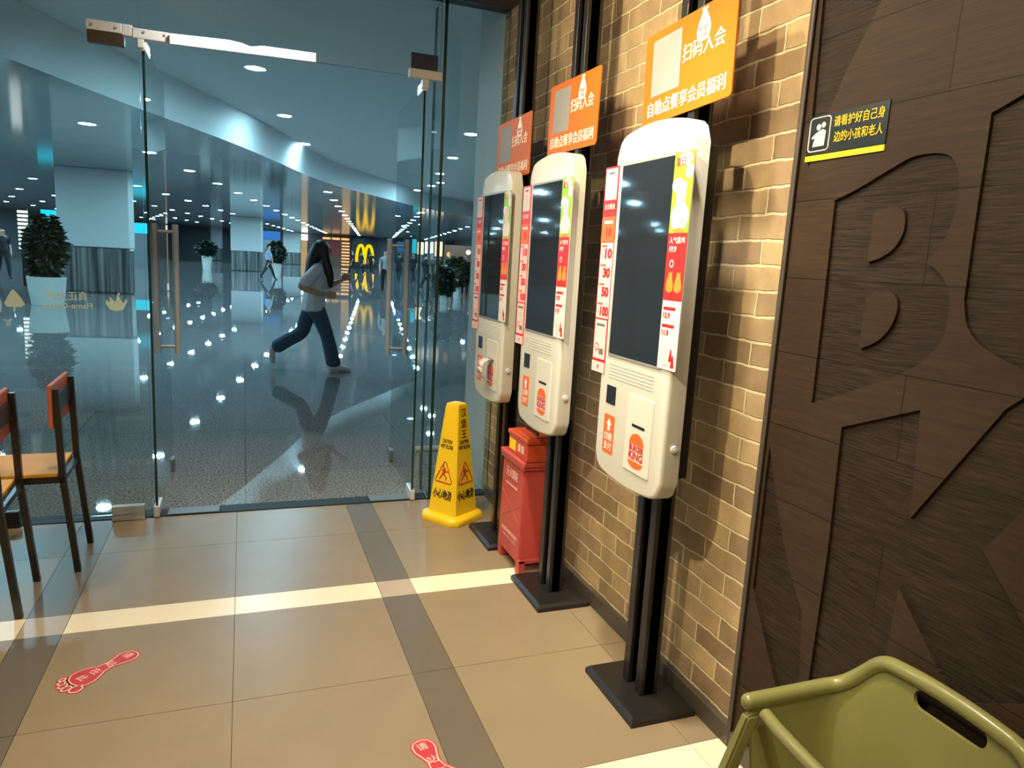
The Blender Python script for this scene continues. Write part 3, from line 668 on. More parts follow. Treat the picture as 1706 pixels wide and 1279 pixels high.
def cone_print(rot):
    b = MB(); sl = math.atan2(0.102-0.047, 0.655-0.060)
    def fr(z):
        h = 0.102+(0.047-0.102)*(z-0.060)/(0.595)+0.0005
        return Matrix.Rotation(rot, 4, 'Z') @ frame((0, -h, z), (1, 0, 0), (0, math.sin(sl), math.cos(sl)))
    for tx, sz, z, w in (('CAUTION', 0.030, 0.458, 0.072), ('WET FLOOR', 0.030, 0.428, 0.092), ('小心地滑', 0.060, 0.155, 0.135)):
        b = MB(); b.text(tx, sz, fr(z), bold=0.03, width=w); b.done('lettering', M['ink'], o)
    f = fr(0.275); b = MB()
    b.tube([f @ Vector((x, y, 0)) for x, y in ((0.006, 0.068), (-0.006, 0.068), (-0.060, -0.038), (-0.054, -0.048), (0.054, -0.048), (0.060, -0.038))], 0.0035, n=6, closed=True)
    b.prism([(-0.012, 0.030), (0.004, 0.036), (0.010, 0.020), (0.030, 0.018), (0.030, 0.012), (0.008, 0.010), (0.006, -0.004), (0.022, -0.020), (0.016, -0.040), (0.010, -0.038), (0.012, -0.020), (-0.006, -0.006), (-0.030, -0.038), (-0.036, -0.034), (-0.014, 0.004), (-0.018, 0.020)], 0.0006, f)
    b.prism(ellipse(-0.012, 0.043, 0.008, 0.008, 12), 0.0006, f)
    b.done('warning_triangle', M['redorange'], o)
for rot in (0, -PI/2): cone_print(rot)
b = MB(); sl = math.atan2(0.055, 0.595)
for z, ch in ((0.620, '汉'), (0.560, '堡'), (0.500, '王')):
    h = 0.102-0.055*(z-0.060)/0.595+0.0005
    b.text(ch, 0.052, frame((0.0, -h, z), (1, 0.0, 0), (0, math.sin(sl), math.cos(sl))), bold=-0.012)
b.done('handwriting', M['ink'], o)

# ------------------------------------------------------------------ fire extinguisher box and the case on it
o = thing('fire_extinguisher_box', 'red plastic fire extinguisher box standing below the middle kiosk', 'box', (1.285, 3.071, 0))
b = MB()
def taper(b, x0, x1, y0, y1, z0, z1, d, mi=0, bev=0.006):
    bb = bmesh.new(); bmesh.ops.create_cube(bb, size=1)
    for v in bb.verts:
        k = d if v.co.z < 0 else 0
        v.co = Vector(((x0+x1)/2+v.co.x*(x1-x0-2*k), (y0+y1)/2+v.co.y*(y1-y0-2*k), (z0+z1)/2+v.co.z*(z1-z0)))
    bmesh.ops.bevel(bb, geom=bb.edges[:], offset=bev, segments=2, affect='EDGES'); b.merge(bb, mi)
taper(b, -0.078, 0.074, -0.142, 0.142, 0.060, 0.530, -0.006)
for sy in (-1, 1):
    for sx in (-1, 1):
        b.box(sx*0.083, sx*0.050, sy*0.149, sy*0.100, 0.0, 0.075, bev=0.004)
b.box(-0.084, 0.080, -0.149, 0.149, 0.055, 0.080, bev=0.005)
b.done('body', M['redplastic'], o)
b = MB(); b.box(-0.092, 0.086, -0.155, 0.155, 0.528, 0.556, bev=0.007); b.box(-0.088, 0.082, -0.150, 0.150, 0.514, 0.530, bev=0.004); b.done('lid', M['redplastic'], o)
b = MB(); fx = -0.0825
for tx, sz, z, w, bo in (('灭火器箱', 0.05, 0.455, 0.150, 0.02), ('FIRE EXTINGUISHER', 0.016, 0.400, 0.150, 0), ('请勿挪用或遮挡消防器材', 0.022, 0.160, 0.205, 0), ('火警时方可开启使用', 0.022, 0.128, 0.190, 0)):
    b = MB(); b.text(tx, sz, wallframe(fx, 0, z), bold=bo, width=w); b.done('lettering', M['palepink'], o)
b = MB()
for y0, z0, y1, z1 in ((0.12, 0.350, -0.12, 0.24), (0.12, 0.21, -0.12, 0.335)): b.tube([(-0.0815, y0, z0), (-0.0815, y1, z1)], 0.002, n=6)
b.box(-0.010, 0.05, -0.1445, -0.141, 0.31, 0.335, bev=0.001); b.done('relief_lines', M['redplastic'], o)
o = thing('carrying_case', 'orange-red plastic case with a yellow label on the red extinguisher box', 'case', (1.277, 3.008, 0.5562))
b = MB(); b.box(-0.070, 0.060, -0.095, 0.145, 0, 0.085, bev=0.006); b.done('body', M['redorange'], o)
b = MB(); b.box(-0.076, 0.066, -0.101, 0.151, 0.0855, 0.110, bev=0.006); b.box(-0.055, 0.045, -0.080, 0.130, 0.105, 0.116, bev=0.004); b.done('lid', M['redorange'], o)
b = MB(); b.box(-0.0715, -0.069, 0.045, 0.130, 0.018, 0.070); b.done('yellow_label', M['yellow'], o)
b = MB()
for y in (0.0, -0.045): b.box(-0.0715, -0.069, y-0.012, y+0.018, 0.030, 0.066)
b.done('pale_print', M['palepink'], o)
b = MB(); b.tube([(0.0, -0.05, 0.114), (0.0, -0.045, 0.126), (0.0, 0.085, 0.126), (0.0, 0.090, 0.114)], 0.006, n=8); b.done('handle', M['black'], o)

# ------------------------------------------------------------------ chairs
def make_chair(label):
    o = thing('dining_chair', label, 'chair', (0, 0, 0), 0, 'yellow-seated dining chairs by the glass')
    t = 0.0125
    def bar(p0, p1, w=0.0125, d=0.0125):
        b = MB(); p0, p1 = Vector(p0), Vector(p1); dirv = (p1-p0); L = dirv.length
        Mx = frame(p0, (0, 1, 0), Vector((1, 0, 0)).cross(dirv) if False else dirv.cross(Vector((0, 1, 0))))
        b.prism([(-w, -d), (w, -d), (w, d), (-w, d)], L, Mx); return b
    for sy in (-1, 1):
        # rear leg and back post: one bent square tube
        b = MB(); y = sy*0.168
        pts = [(0.045, 0.0), (0.004, 0.445), (0.0, 0.62), (-0.006, 0.825)]
        for (xa, za), (xb, zb) in zip(pts, pts[1:]):
            v = [b.bm.verts.new((xx+dx, y+dy, zz)) for xx, zz in ((xa, za), (xb, zb)) for dx, dy in ((-t, -t), (t, -t), (t, t), (-t, t))]
            for j in range(4): b.bm.faces.new((v[j], v[(j+1) % 4], v[4+(j+1) % 4], v[4+j]))
            if za == 0: b.bm.faces.new(v[3::-1])
            if zb > 0.8: b.bm.faces.new(v[4:])
        bmesh.ops.remove_doubles(b.bm, verts=b.bm.verts[:], dist=0.0005); bmesh.ops.recalc_face_normals(b.bm, faces=b.bm.faces[:])
        b.done('leg', M['black'], o)
        b = MB()
        v = [b.bm.verts.new((xx+dx, y+dy, zz)) for xx, zz in ((-0.405, 0.0), (-0.365, 0.440)) for dx, dy in ((-t, -t), (t, -t), (t, t), (-t, t))]
        for j in range(4): b.bm.faces.new((v[j], v[(j+1) % 4], v[4+(j+1) % 4], v[4+j]))
        b.bm.faces.new(v[3::-1]); b.bm.faces.new(v[4:]); b.done('leg', M['black'], o)
    b = MB()
    for sy in (-1, 1): b.box(-0.375, 0.010, sy*0.168-t, sy*0.168+t, 0.415, 0.440)
    for x in (-0.365, 0.0): b.box(x-t, x+t, -0.168, 0.168, 0.4155, 0.4395)
    b.done('seat_frame', M['black'], o)
    b = MB(); b.box(-0.385, -0.0135, -0.178, 0.178, 0.4405, 0.458, bev=0.004); b.done('seat', M['chairyellow'], o)
    b = MB(); b.box(-0.034, -0.0165, -0.190, 0.190, 0.655, 0.845, bev=0.006); b.done('backrest', M['chairred'], o)
    b = MB(); b.box(-0.016, -0.006, -0.168, 0.168, 0.715, 0.795, bev=0.002); b.done('back_plate', M['black'], o)
    return o
ch = make_chair('yellow-seated chair with orange-red back beside the glass front'); ch.location = (-0.752, 3.607, 0); ch.rotation_euler.z = 0.03
c2 = copy_tree(ch); c2['label'] = 'yellow-seated chair with orange-red back in front of the other chair'; c2.location = (-0.880, 3.205, 0); c2.rotation_euler.z = 0.05

# ------------------------------------------------------------------ footprint stickers
def footprint(label, x, y, rot):
    o = thing('footprint_sticker', label, 'floor sticker', (x, y, 0.0003), rot, 'red footprint stickers on the floor')
    k = 1.0
    sole = [(-0.026, -0.125), (-0.036, -0.108), (-0.036, -0.085), (-0.026, -0.060), (-0.016, -0.030), (-0.020, 0.000), (-0.036, 0.028), (-0.046, 0.055), (-0.044, 0.082), (-0.026, 0.098), (0.0, 0.102), (0.028, 0.094), (0.046, 0.074), (0.048, 0.046), (0.038, 0.018), (0.022, -0.006), (0.016, -0.034), (0.022, -0.062), (0.030, -0.088), (0.028, -0.112), (0.016, -0.128), (-0.008, -0.132)]
    toes = [(-0.040, 0.112, 0.018, 0.022), (-0.012, 0.126, 0.012, 0.018), (0.010, 0.124, 0.011, 0.016), (0.029, 0.116, 0.010, 0.014), (0.045, 0.103, 0.009, 0.012)]
    def grow(p, d):
        n = len(p); out = []
        for i in range(n):
            a, b_ = Vector(p[i-1]), Vector(p[(i+1) % n]); t_ = (b_-a).normalized(); out.append((p[i][0]-t_.y*d, p[i][1]+t_.x*d))
        return out
    s = 1 if shoelace(sole) > 0 else -1
    b = MB(); b.prism(grow(sole, -s*0.007), 0.0005)
    for cx, cy, a, c in toes: b.prism(ellipse(cx, cy, a+0.006, c+0.006), 0.0005)
    b.done('backing', M['footred'], o)
    b = MB(); Z = Matrix.Translation((0, 0, 0.0008))
    b.prism(grow(sole, -s*0.002), 0.0003, Z, 1); b.prism(grow(sole, s*0.002), 0.0003, Matrix.Translation((0, 0, 0.0012)), 0)
    for cx, cy, a, c in toes: b.prism(ellipse(cx, cy, a+0.001, c+0.001), 0.0003, Z, 1); b.prism(ellipse(cx, cy, a-0.004, c-0.004), 0.0003, Matrix.Translation((0, 0, 0.0012)), 0)
    for tx, cy in (('请', -0.100), ('站', -0.035), ('在', 0.020), ('此', 0.066)): b.text(tx, 0.036, Matrix.Translation((0, cy, 0.0018)) @ Matrix.Rotation(PI, 4, 'Z'), mi=1, bold=0.0)
    b.done('printing', [M['footred'], M['footpink']], o)
footprint('red footprint sticker on the floor tile near the chairs', -0.474, 2.575, math.radians(133))
footprint('red footprint sticker beside the dark floor stripe, cut by the frame', 0.520, 1.780, math.radians(195))

# ------------------------------------------------------------------ olive high chair
o = thing('high_chair', 'olive green plastic high chair with an oval hand hole beside the wood wall', 'high chair', (0, 0, 0))
def tub_path(inset):
    x0, x1, ya, yb, r = 1.085, 1.372-inset, 1.190-inset, 0.672+inset, 0.075
    p = [(x0+(x1-r-x0)*i/6, ya) for i in range(7)]
    p += [(x1-r+r*math.sin(PI/2*i/8), ya-r+r*math.cos(PI/2*i/8)) for i in range(1, 9)]
    p += [(x1, ya-r+(yb+r-(ya-r))*i/36) for i in range(1, 37)]
    p += [(x1-r+r*math.cos(PI/2*i/8), yb+r-r*math.sin(PI/2*i/8)) for i in range(1, 9)]
    p += [(x1-r-(x1-r-x0)*i/6, yb) for i in range(1, 7)]
    return p
P0 = tub_path(0.0); P1 = tub_path(0.045)
def top_h(i):
    n = len(P0)-1; x, y = P0[i]
    e = min(1.195-y, y-0.667); t = max(0, min(1, (e-0.002)/0.125)) if x > 1.30 else 0
    s = 0.5-0.5*math.cos(PI*t**0.8)
    mid = 1-((y-0.931)/0.265)**2
    return 0.492+0.090*s+0.034*max(0, mid)*s
b = MB(); rows = 8; grid = []
for i in range(len(P0)):
    h = top_h(i); col = []
    for k in range(rows+1):
        t = k/rows; z = h+(0.285-h)*t
        col.append(b.bm.verts.new((P0[i][0]+(P1[i][0]-P0[i][0])*t, P0[i][1]+(P1[i][1]-P0[i][1])*t, z)))
    grid.append(col)
for A, B_ in zip(grid, grid[1:]):
    for k in range(rows): b.bm.faces.new((A[k], A[k+1], B_[k+1], B_[k]))
sh = b.done('shell', M['olive'], o)
md = sh.modifiers.new('s', 'SOLIDIFY'); md.thickness = 0.010; md.offset = 0
apply_mods(sh)
cb = MB(); cb.prism(rrect(0.165, 0.042, 0.0205, 8), 0.16, frame((1.44, 0.918, 0.578), (0, -1, 0), (0, 0, 1))); cu = cb.done('cutter', M['olive'])
md = sh.modifiers.new('b', 'BOOLEAN'); md.operation = 'DIFFERENCE'; md.solver = 'EXACT'; md.object = cu; apply_mods(sh); bpy.data.objects.remove(cu)
for p in sh.data.polygons: p.use_smooth = True
bb = bmesh.new(); bb.from_mesh(sh.data)
for e in bb.edges:
    if len(e.link_faces) == 2 and e.calc_face_angle(0) > 0.7: e.smooth = False
bb.to_mesh(sh.data); bb.free()
b = MB(); b.tube([(P0[i][0], P0[i][1], top_h(i)) for i in range(len(P0))], 0.0185, n=14); b.ball((P0[0][0], P0[0][1], top_h(0)), 0.0188, sub=2); b.ball((P0[-1][0], P0[-1][1], top_h(len(P0)-1)), 0.0188, sub=2); b.done('rim', M['olive'], o, True)
b = MB(); b.tube([(1.100, 1.150, 0.482), (1.092, 1.10, 0.480), (1.080, 0.95, 0.476), (1.092, 0.76, 0.480), (1.100, 0.712, 0.482)], 0.0155, n=14); b.done('front_rail', M['olive'], o, True)
b = MB(); b.box(1.080, 1.330, 0.717, 1.145, 0.268, 0.286, bev=0.006); b.done('seat', M['olive'], o)
for sx, x in ((-1, 1.085), (1, 1.352)):
    for sy, y in ((1, 1.178), (-1, 0.684)):
        b = MB(); xt = x-sx*0.0; zt = 0.470 if sx < 0 else 0.500
        r0 = [Vector((x+dx, y+dy, zt)) for dx, dy in ((-0.018, -0.012), (0.018, -0.012), (0.018, 0.012), (-0.018, 0.012))]
        fx = x+(sx*0.115 if sx < 0 else 0.012); fy = y+sy*0.045
        r1 = [Vector((fx+dx, fy+dy, 0)) for dx, dy in ((-0.026, -0.018), (0.026, -0.018), (0.026, 0.018), (-0.026, 0.018))]
        v = [b.bm.verts.new(p) for p in r1+r0]
        for j in range(4): b.bm.faces.new((v[j], v[(j+1) % 4], v[4+(j+1) % 4], v[4+j]))
        b.bm.faces.new(v[3::-1]); b.bm.faces.new(v[4:])
        bmesh.ops.bevel(b.bm, geom=b.bm.edges[:], offset=0.005, segments=2, affect='EDGES')
        b.done('leg', M['olive'], o, True)

# ------------------------------------------------------------------ the hall outside
TH = math.radians(9.5046)
AX = Vector((math.sin(TH), math.cos(TH), 0)); VX = Vector((math.cos(TH), -math.sin(TH), 0))
def hp(u, v, z=0.0): return AX*u+VX*v+Vector((0, 0, z))
def at(px, d, z=0.0):                 # point d metres ahead on the line of sight of column px, at height z
    k = 430
    for _ in range(4):
        dr = FF+RR*((px-853)/FPX)-UU*((k-639.5)/FPX); p = CAM+dr*d
        q = p.copy(); q.z = z; w = q-CAM; k = 639.5-FPX*w.dot(UU)/w.dot(FF)
    return q
HL, HH = 3.35, 3.90
HR = -TH                               # rotation that turns local +Y along the hall axis
b = MB(); b.poly([(-45, 4.191, 0), (45, 4.191, 0), (45, 110, 0), (-45, 110, 0)]); 
hf = b.done('floor_hall', M['granite']); struct(hf, 'polished speckled granite floor of the hall')
# ceilings
fas = [(-9.0, 4.9), (-6.2, 5.8), (-4.3, 7.0), (-3.1, 8.35), (-2.42, 9.49), (-2.06, 10.3), (-1.55, 11.5), (-0.70, 13.33), (-0.02, 14.9), (0.83, 17.2), (1.55, 19.2), (2.6, 21.5), (3.81, 23.4), (4.72, 24.8), (5.93, 26.65), (8.0, 29.2), (11.0, 31.6), (16, 33.6), (30, 35)]
fs = smooth_poly(fas)
b = MB()
poly = [(v.x, v.y) for v in fs]+[(45, 35), (45, 110), (-45, 110), (-45, 4.9)]
b.prism(poly, 0.55, Matrix.Translation((0, 0, HL))); struct(b.done('ceiling_hall_low', M['hallceil']), 'low glossy ceiling of the hall')
b = MB(); b.box(-45, 45, 4.161, 110, HH, HH+0.05); struct(b.done('ceiling_hall_high', M['hallceil2']), 'raised ceiling of the hall')
b = MB()
for a, c in zip(fs, fs[1:]):           # cove fascia
    n = Vector((c.y-a.y, -(c.x-a.x))).normalized()
    for (o0, z0), (o1, z1) in zip(((0.004, HL-0.02), (0.012, HL+0.06), (0.05, HL+0.25), (0.10, HL+0.42), (0.20, HH-0.002)), ((0.012, HL+0.06), (0.05, HL+0.25), (0.10, HL+0.42), (0.20, HH-0.002), (0.20, HH-0.001))):
        b.poly([(a.x+n.x*o0, a.y+n.y*o0, z0), (c.x+n.x*o0, c.y+n.y*o0, z0), (c.x+n.x*o1, c.y+n.y*o1, z1), (a.x+n.x*o1, a.y+n.y*o1, z1)])
bmesh.ops.remove_doubles(b.bm, verts=b.bm.verts[:], dist=0.012)
struct(b.done('trim_4', M['hallwhite'], None, True), 'white curved fascia where the hall ceiling steps up')
# hall walls
def hbox(b, u0, u1, v0, v1, z0, z1, mi=0):
    Mx = Matrix((VX, AX, Vector((0, 0, 1)))).transposed().to_4x4()
    b.box(v0, v1, u0, u1, z0, z1, mi, mat=Mx)
b = MB(); hbox(b, 82.0, 82.4, -40, 30, 0, HL-0.001); struct(b.done('wall_hall_end', M['hallwall']))
b = MB(); hbox(b, 12, 82, -27.4, -27, 0, HL-0.001); struct(b.done('wall_hall_left', M['hallwall']))
b = MB(); hbox(b, 38, 82, 9.0, 9.4, 0, HL-0.001); struct(b.done('wall_hall_right', M['hallwall']))
b = MB(); b.box(1.428, 8.0, 4.168, 4.63, 0, HH-0.001); struct(b.done('wall_pier', M['pier']))
b = MB(); b.cyl((1.06, 4.50, 0.20), (1.4278, 4.50, 0.20), 0.022); b.cyl((1.08, 4.50, 0.0), (1.08, 4.50, 0.20), 0.014)
tag(b.done('bumper_rail', M['steel']), 'low steel bumper rail outside the glass behind the yellow cone', 'rail')

# downlights
def downlight_mesh():
    b = MB()
    b.lathe([(0.118, 0.0), (0.150, -0.006), (0.155, 0.0)], n=20, mi=1); b.lathe([(0.118, -0.0035), (0.118, -0.003)], n=20, mi=0)
    me = bpy.data.meshes.new('downlight'); b.bm.to_mesh(me); b.bm.free(); me.materials.append(M['lens']); me.materials.append(M['ring']); return me
dm = downlight_mesh()
def inside_raised(p):                  # near side of the fascia curve
    q = [(v.x, v.y) for v in fs]+[(45, 35), (45, 4), (-9, 4)]; c = False; j = len(q)-1
    for i in range(len(q)):
        if (q[i][1] > p.y) != (q[j][1] > p.y) and p.x < (q[j][0]-q[i][0])*(p.y-q[i][1])/(q[j][1]-q[i][1])+q[i][0]: c = not c
        j = i
    return c
def fas_dist(p): return min((Vector((p.x, p.y))-v).length for v in fs)
def downlight(p, label, group):
    o = bpy.data.objects.new('downlight', dm); C.objects.link(o); o.location = p; tag(o, label, 'ceiling light', group)
cols = [(u0, v) for u0, v in ((13.54, -11.25), (13.54, -8.0), (13.54, -4.73), (13.75, -1.46), (14.1, 1.98), (14.3, 5.3))]
for u0, v in cols:
    for k in range(-2, 19):
        u = u0+3.42*k
        p = hp(u, v, HL-0.0005)
        if p.y < 6.5 or u > 80 or any((at(q, d)-Vector((p.x, p.y, 0))).length < 1.9 for q, d in ((160, 19.7), (410, 45), (486, 74), (360, 72))): continue
        if inside_raised(p):
            continue
        else:
            if fas_dist(p) < 0.45: continue
            downlight(p, 'round downlight in the low glossy hall ceiling beyond the white fascia', 'downlights in the low hall ceiling')
for u, v in ((10.87, -1.65), (14.33, -1.66), (17.75, -1.62), (14.5, 1.83), (18.0, 1.85), (21.5, 1.85), (24.0, 2.10), (25.2, 1.90), (15.0, 5.3), (18.5, 5.3), (22.0, 5.3), (25.5, 5.3)):
    downlight(hp(u, v, HH-0.0005), 'round downlight in the raised hall ceiling on the near side of the white fascia', 'downlights in the raised hall ceiling')
for v in (-14.5, -17.8, -21.1):
    for k in range(3, 16, 1): downlight(hp(13.3+3.42*k, v, HL-0.0005), 'round downlight in the low glossy hall ceiling beyond the white fascia', 'downlights in the low hall ceiling')

# columns
def column(label, p, w, dp=None):
    dp = dp or w
    o = thing('column', label, 'column', p, HR, 'hall columns')
    b = MB(); b.box(-w/2, w/2, 0, dp, 1.25, HL-0.001, bev=0.02); b.done('white_cladding', M['hallwhite'], o)
    b = MB(); b.box(-w/2+0.015, w/2-0.015, 0.015, dp-0.015, 0, 1.249, bev=0.05); b.done('steel_skirt', M['striped'], o)
column('wide white column with ribbed steel skirt behind the potted tree by the fixed glass', at(160, 19.7), 1.82, 0.45)
column('white column with ribbed steel skirt left of the walking woman', at(410, 45), 1.83, 0.8)
column('distant white column with steel skirt just behind the walking woman', at(486, 74), 1.75, 0.8)
column('slim distant white column with steel skirt beside a potted plant', at(360, 72), 0.95)
# plants
def plant(label, p, h, r, pot_h, pot_w, seed):
    rnd = random.Random(seed)
    o = thing('potted_plant', label, 'plant', p, HR)
    b = MB(); b.lathe([(pot_w*0.40, 0), (pot_w*0.46, pot_h*0.5), (pot_w*0.5, pot_h), (pot_w*0.45, pot_h), (pot_w*0.44, pot_h*0.9)], n=20); b.done('pot', M['pot'], o, True)
    b = MB()
    for k in range(5):
        a = 2*PI*k/5; b.tube([(0.04*math.cos(a), 0.04*math.sin(a), pot_h*0.9), (r*0.3*math.cos(a), r*0.3*math.sin(a), pot_h+(h-pot_h)*0.5), (r*0.5*math.cos(a), r*0.5*math.sin(a), h*0.92)], 0.014, n=6)
    b.done('stems', M['bark'], o)
    b = MB()
    for k in range(900):
        a = rnd.uniform(0, 2*PI); zz = rnd.uniform(0, 1); rad = r*math.sqrt(rnd.random())*(math.sin(PI*(0.12+0.8*zz)))
        c = Vector((rad*math.cos(a), rad*math.sin(a), pot_h*0.98+(h-pot_h)*zz))
        d = Vector((math.cos(a), math.sin(a), rnd.uniform(-0.5, 0.8))).normalized(); sd = d.cross(Vector((rnd.uniform(-1, 1), rnd.uniform(-1, 1), 1))).normalized()
        L = rnd.uniform(0.12, 0.24)*max(1, r/0.5); wd = L*0.34; dip = Vector((0, 0, -L*0.15))
        b.poly([c, c+d*L*0.5+sd*wd, c+d*L+dip, c+d*L*0.5-sd*wd])
    b.done('foliage', M['leaf'], o)
plant('dark potted tree in a pale planter behind the flame lettering', at(80, 15.6), 1.88, 0.36, 0.60, 0.76, 1)
plant('small potted plant beside the slim distant column', at(345, 44), 1.75, 0.55, 0.85, 0.62, 2)
plant('potted plant between two columns, beside a man in a pale shirt', at(461, 40), 1.9, 0.5, 0.70, 0.55, 3)
plant('potted plant in a square-looking pale tub at the far right behind the glass fin', at(761, 27.0), 1.5, 0.5, 0.45, 0.34, 4)
plant('leafy plant standing just left of the pale tub behind the glass fin', at(739, 23.5), 1.2, 0.30, 0.30, 0.30, 5)

# shop fronts and signs
def facing(name, label, cat, px, d, z=0.0, group=None): return thing(name, label, cat, at(px, d, z), HR, group)
o = thing('arch_sign_board', 'tall black board with a glowing yellow arched letter at the hall end', 'sign', at(605, 77.0), HR)
b = MB(); b.box(-1.30, 1.25, 0.0, 0.12, 0, 3.20, bev=0.02); b.done('board', M['boardblack'], o)
b = MB()
for s in (-1, 1):
    pts = [(s*0.86, 0.62), (s*0.84, 1.30), (s*0.74, 1.95), (s*0.58, 2.32), (s*0.42, 2.40), (s*0.27, 2.30), (s*0.13, 1.90), (s*0.03, 1.10), (0.0, 0.45)]
    b.tube([(x+0.15, -0.07, z) for x, z in [tuple(v) for v in smooth_poly([Vector(q) for q in pts], 4)]], 0.15, n=8)
for v in b.bm.verts: v.co.y = -0.07+(v.co.y+0.07)*0.4
b.done('letter', M['emyellow'], o)
o = thing('bakery_front', 'warm brown shop front with rows of golden lights left of the yellow letter', 'shop', at(560, 77.2), HR)
b = MB(); b.box(-1.50, 1.50, 0.02, 0.30, 0, 3.30); b.done('front', M['shopbrown'], o)
b = MB(); b.box(-0.80, 0.45, -0.01, 0.04, 1.2, 2.6); b.done('red_panel', M['shopred'], o)
for k in range(3): 
    b = MB(); b.box(-1.45+k*0.98, -0.62+k*0.98, -0.10, 0.0, 2.85, 3.05, bev=0.02); b.done('lamp', M['emgold'], o)
for r in range(8):
    b = MB(); b.box(0.55, 1.40, -0.08, 0.0, 0.15+r*0.33, 0.30+r*0.33, bev=0.02); b.done('shelf_light', M['emgold'], o)
o = thing('light_box', 'white and golden light box standing behind the walking woman', 'sign', at(506, 76.8), HR)
b = MB(); b.box(-0.40, 0.40, 0, 0.2, 2.60, 3.25, bev=0.02); b.done('white_panel', M['emwhite'], o)
b = MB(); b.box(-0.34, 0.34, 0, 0.18, 0.0, 2.59, bev=0.02); b.done('golden_panel', em('dim_golden_panel', (1.0, 0.72, 0.35), 0.45), o)
def sign(name, label, px0, px1, d, z0, z1, mat, dep=0.12):
    a, c = at(px0, d), at(px1, d); w = (c-a).length
    b = MB(); b.box(-w/2, w/2, 0, dep, 0, z1-z0, bev=0.01)
    b.box(-w/2+0.05, w/2-0.05, dep*0.4, dep*0.6, -z0, -0.001, 1)
    o = b.done(name, [mat, M['hallwall']]); o.location = (a+c)/2+Vector((0, 0, z0)); o.rotation_euler.z = HR; return tag(o, label, 'sign')
sign('lit_sign', 'cyan lit sign above the potted tree by the fixed glass', 75, 106, 27, 2.10, 2.45, M['emcyan'])
sign('lit_sign', 'cyan and white lit sign between the left door edge and wide column', 219, 246, 42, 1.95, 2.55, M['emcyan'])
sign('lit_sign', 'dark blue sign between the two middle columns', 436, 466, 56, 2.20, 2.85, M['emblue'])
sign('lit_sign', 'blue lit screen seen through the right door handle', 660, 671, 44, 1.75, 2.35, M['emblue'])
sign('lit_sign', 'slim teal and white lit sign right of the door handle', 685, 692, 44, 1.70, 2.55, M['emcyan'])
sign('lit_sign', 'cream lit shop sign left of the door edge line', 693.5, 704, 44.5, 1.65, 2.40, M['emcream'])
sign('lit_sign', 'white lit shop sign right of the door edge line', 706.5, 720, 44.5, 1.75, 2.45, M['emwhite'])
sign('lit_sign', 'cream and blue lit shop sign left of the glass fin', 722.5, 735, 44.5, 1.60, 2.50, M['emcream'])
o = thing('striped_lamp_stand', 'tall stand of stacked white lamps left of the potted tree', 'lamp', at(44, 21.0), HR)
b = MB(); b.box(-0.10, 0.10, 0.06, 0.14, 0, 2.25); b.done('post', M['boardblack'], o)
for k in range(11):
    b = MB(); b.box(-0.13, 0.13, -0.02, 0.05, 0.95+k*0.115, 1.02+k*0.115, bev=0.01); b.done('lamp', M['emwhite'], o)
o = thing('brown_kiosk_wall', 'brown wall panel with a warm glowing lamp right of the glass fin', 'wall panel', at(762, 46), HR)
b = MB(); b.box(-0.9, 0.9, 0, 0.2, 0, 2.35); b.done('panel', M['shopbrown'], o)
b = MB(); b.ball((-0.62, -0.08, 1.75), 0.16); b.done('lamp', M['emgold'], o, True)
b = MB(); b.ball((0.62, -0.08, 1.95), 0.16); b.done('lamp', M['emwhite'], o, True)

# ------------------------------------------------------------------ people
def skin_mesh(name, nodes, edges, mat, parent, sub=2, root=0):
    """nodes: list of (x,y,z,r) or (x,y,z,rx,ry)"""
    me = bpy.data.meshes.new(name); me.from_pydata([n[:3] for n in nodes], edges, []); me.update()
    o = bpy.data.objects.new(name, me); C.objects.link(o)
    md = o.modifiers.new('skin', 'SKIN'); md.use_smooth_shade = True
    sv = me.skin_vertices[0].data
    for i, n in enumerate(nodes): sv[i].radius = (n[3], n[4] if len(n) > 4 else n[3]); sv[i].use_root = (i == root)
    s = o.modifiers.new('sub', 'SUBSURF'); s.levels = sub; s.render_levels = sub
    apply_mods(o)
    for m in (mat if isinstance(mat, (list, tuple)) else [mat]): o.data.materials.append(m)
    for p in o.data.polygons: p.use_smooth = True
    if parent: o.parent = parent
    return o
SKIN = pm('skin', '#c99a80', 0.5, var=0.04); HAIR = pm('dark_hair', '#17130f', 0.45, var=0.3, scale=60)
def chain(nodes, edges, pts, start=None):
    prev = start
    for p in pts:
        nodes.append(p); i = len(nodes)-1
        if prev is not None: edges.append((prev, i))
        prev = i
    return prev
def hand(nodes, edges, wrist, dirv, side, k=1.0):
    """palm plus five fingers rooted in it; dirv = pointing direction, side = towards the thumb"""
    d = Vector(dirv).normalized(); s = (Vector(side)-d*Vector(side).dot(d)).normalized(); w = Vector(nodes[wrist][:3]); nrm = d.cross(s)
    nodes.append((*(w+d*0.045*k), 0.026*k, 0.018*k)); edges.append((wrist, len(nodes)-1)); palm = len(nodes)-1
    for f, (off, L) in enumerate(((0.028, 0.070), (0.010, 0.080), (-0.009, 0.075), (-0.027, 0.058))):
        base = w+d*0.078*k+s*off*k
        chain(nodes, edges, [(*base, 0.0095*k), (*(base+d*L*0.5*k+nrm*0.008*k), 0.0085*k), (*(base+d*L*0.85*k+nrm*0.030*k), 0.0075*k)], palm)
    base = w+d*0.028*k+s*0.034*k
    chain(nodes, edges, [(*base, 0.011*k), (*(base+d*0.035*k+s*0.022*k), 0.0095*k), (*(base+d*0.062*k+s*0.020*k), 0.008*k)], palm)

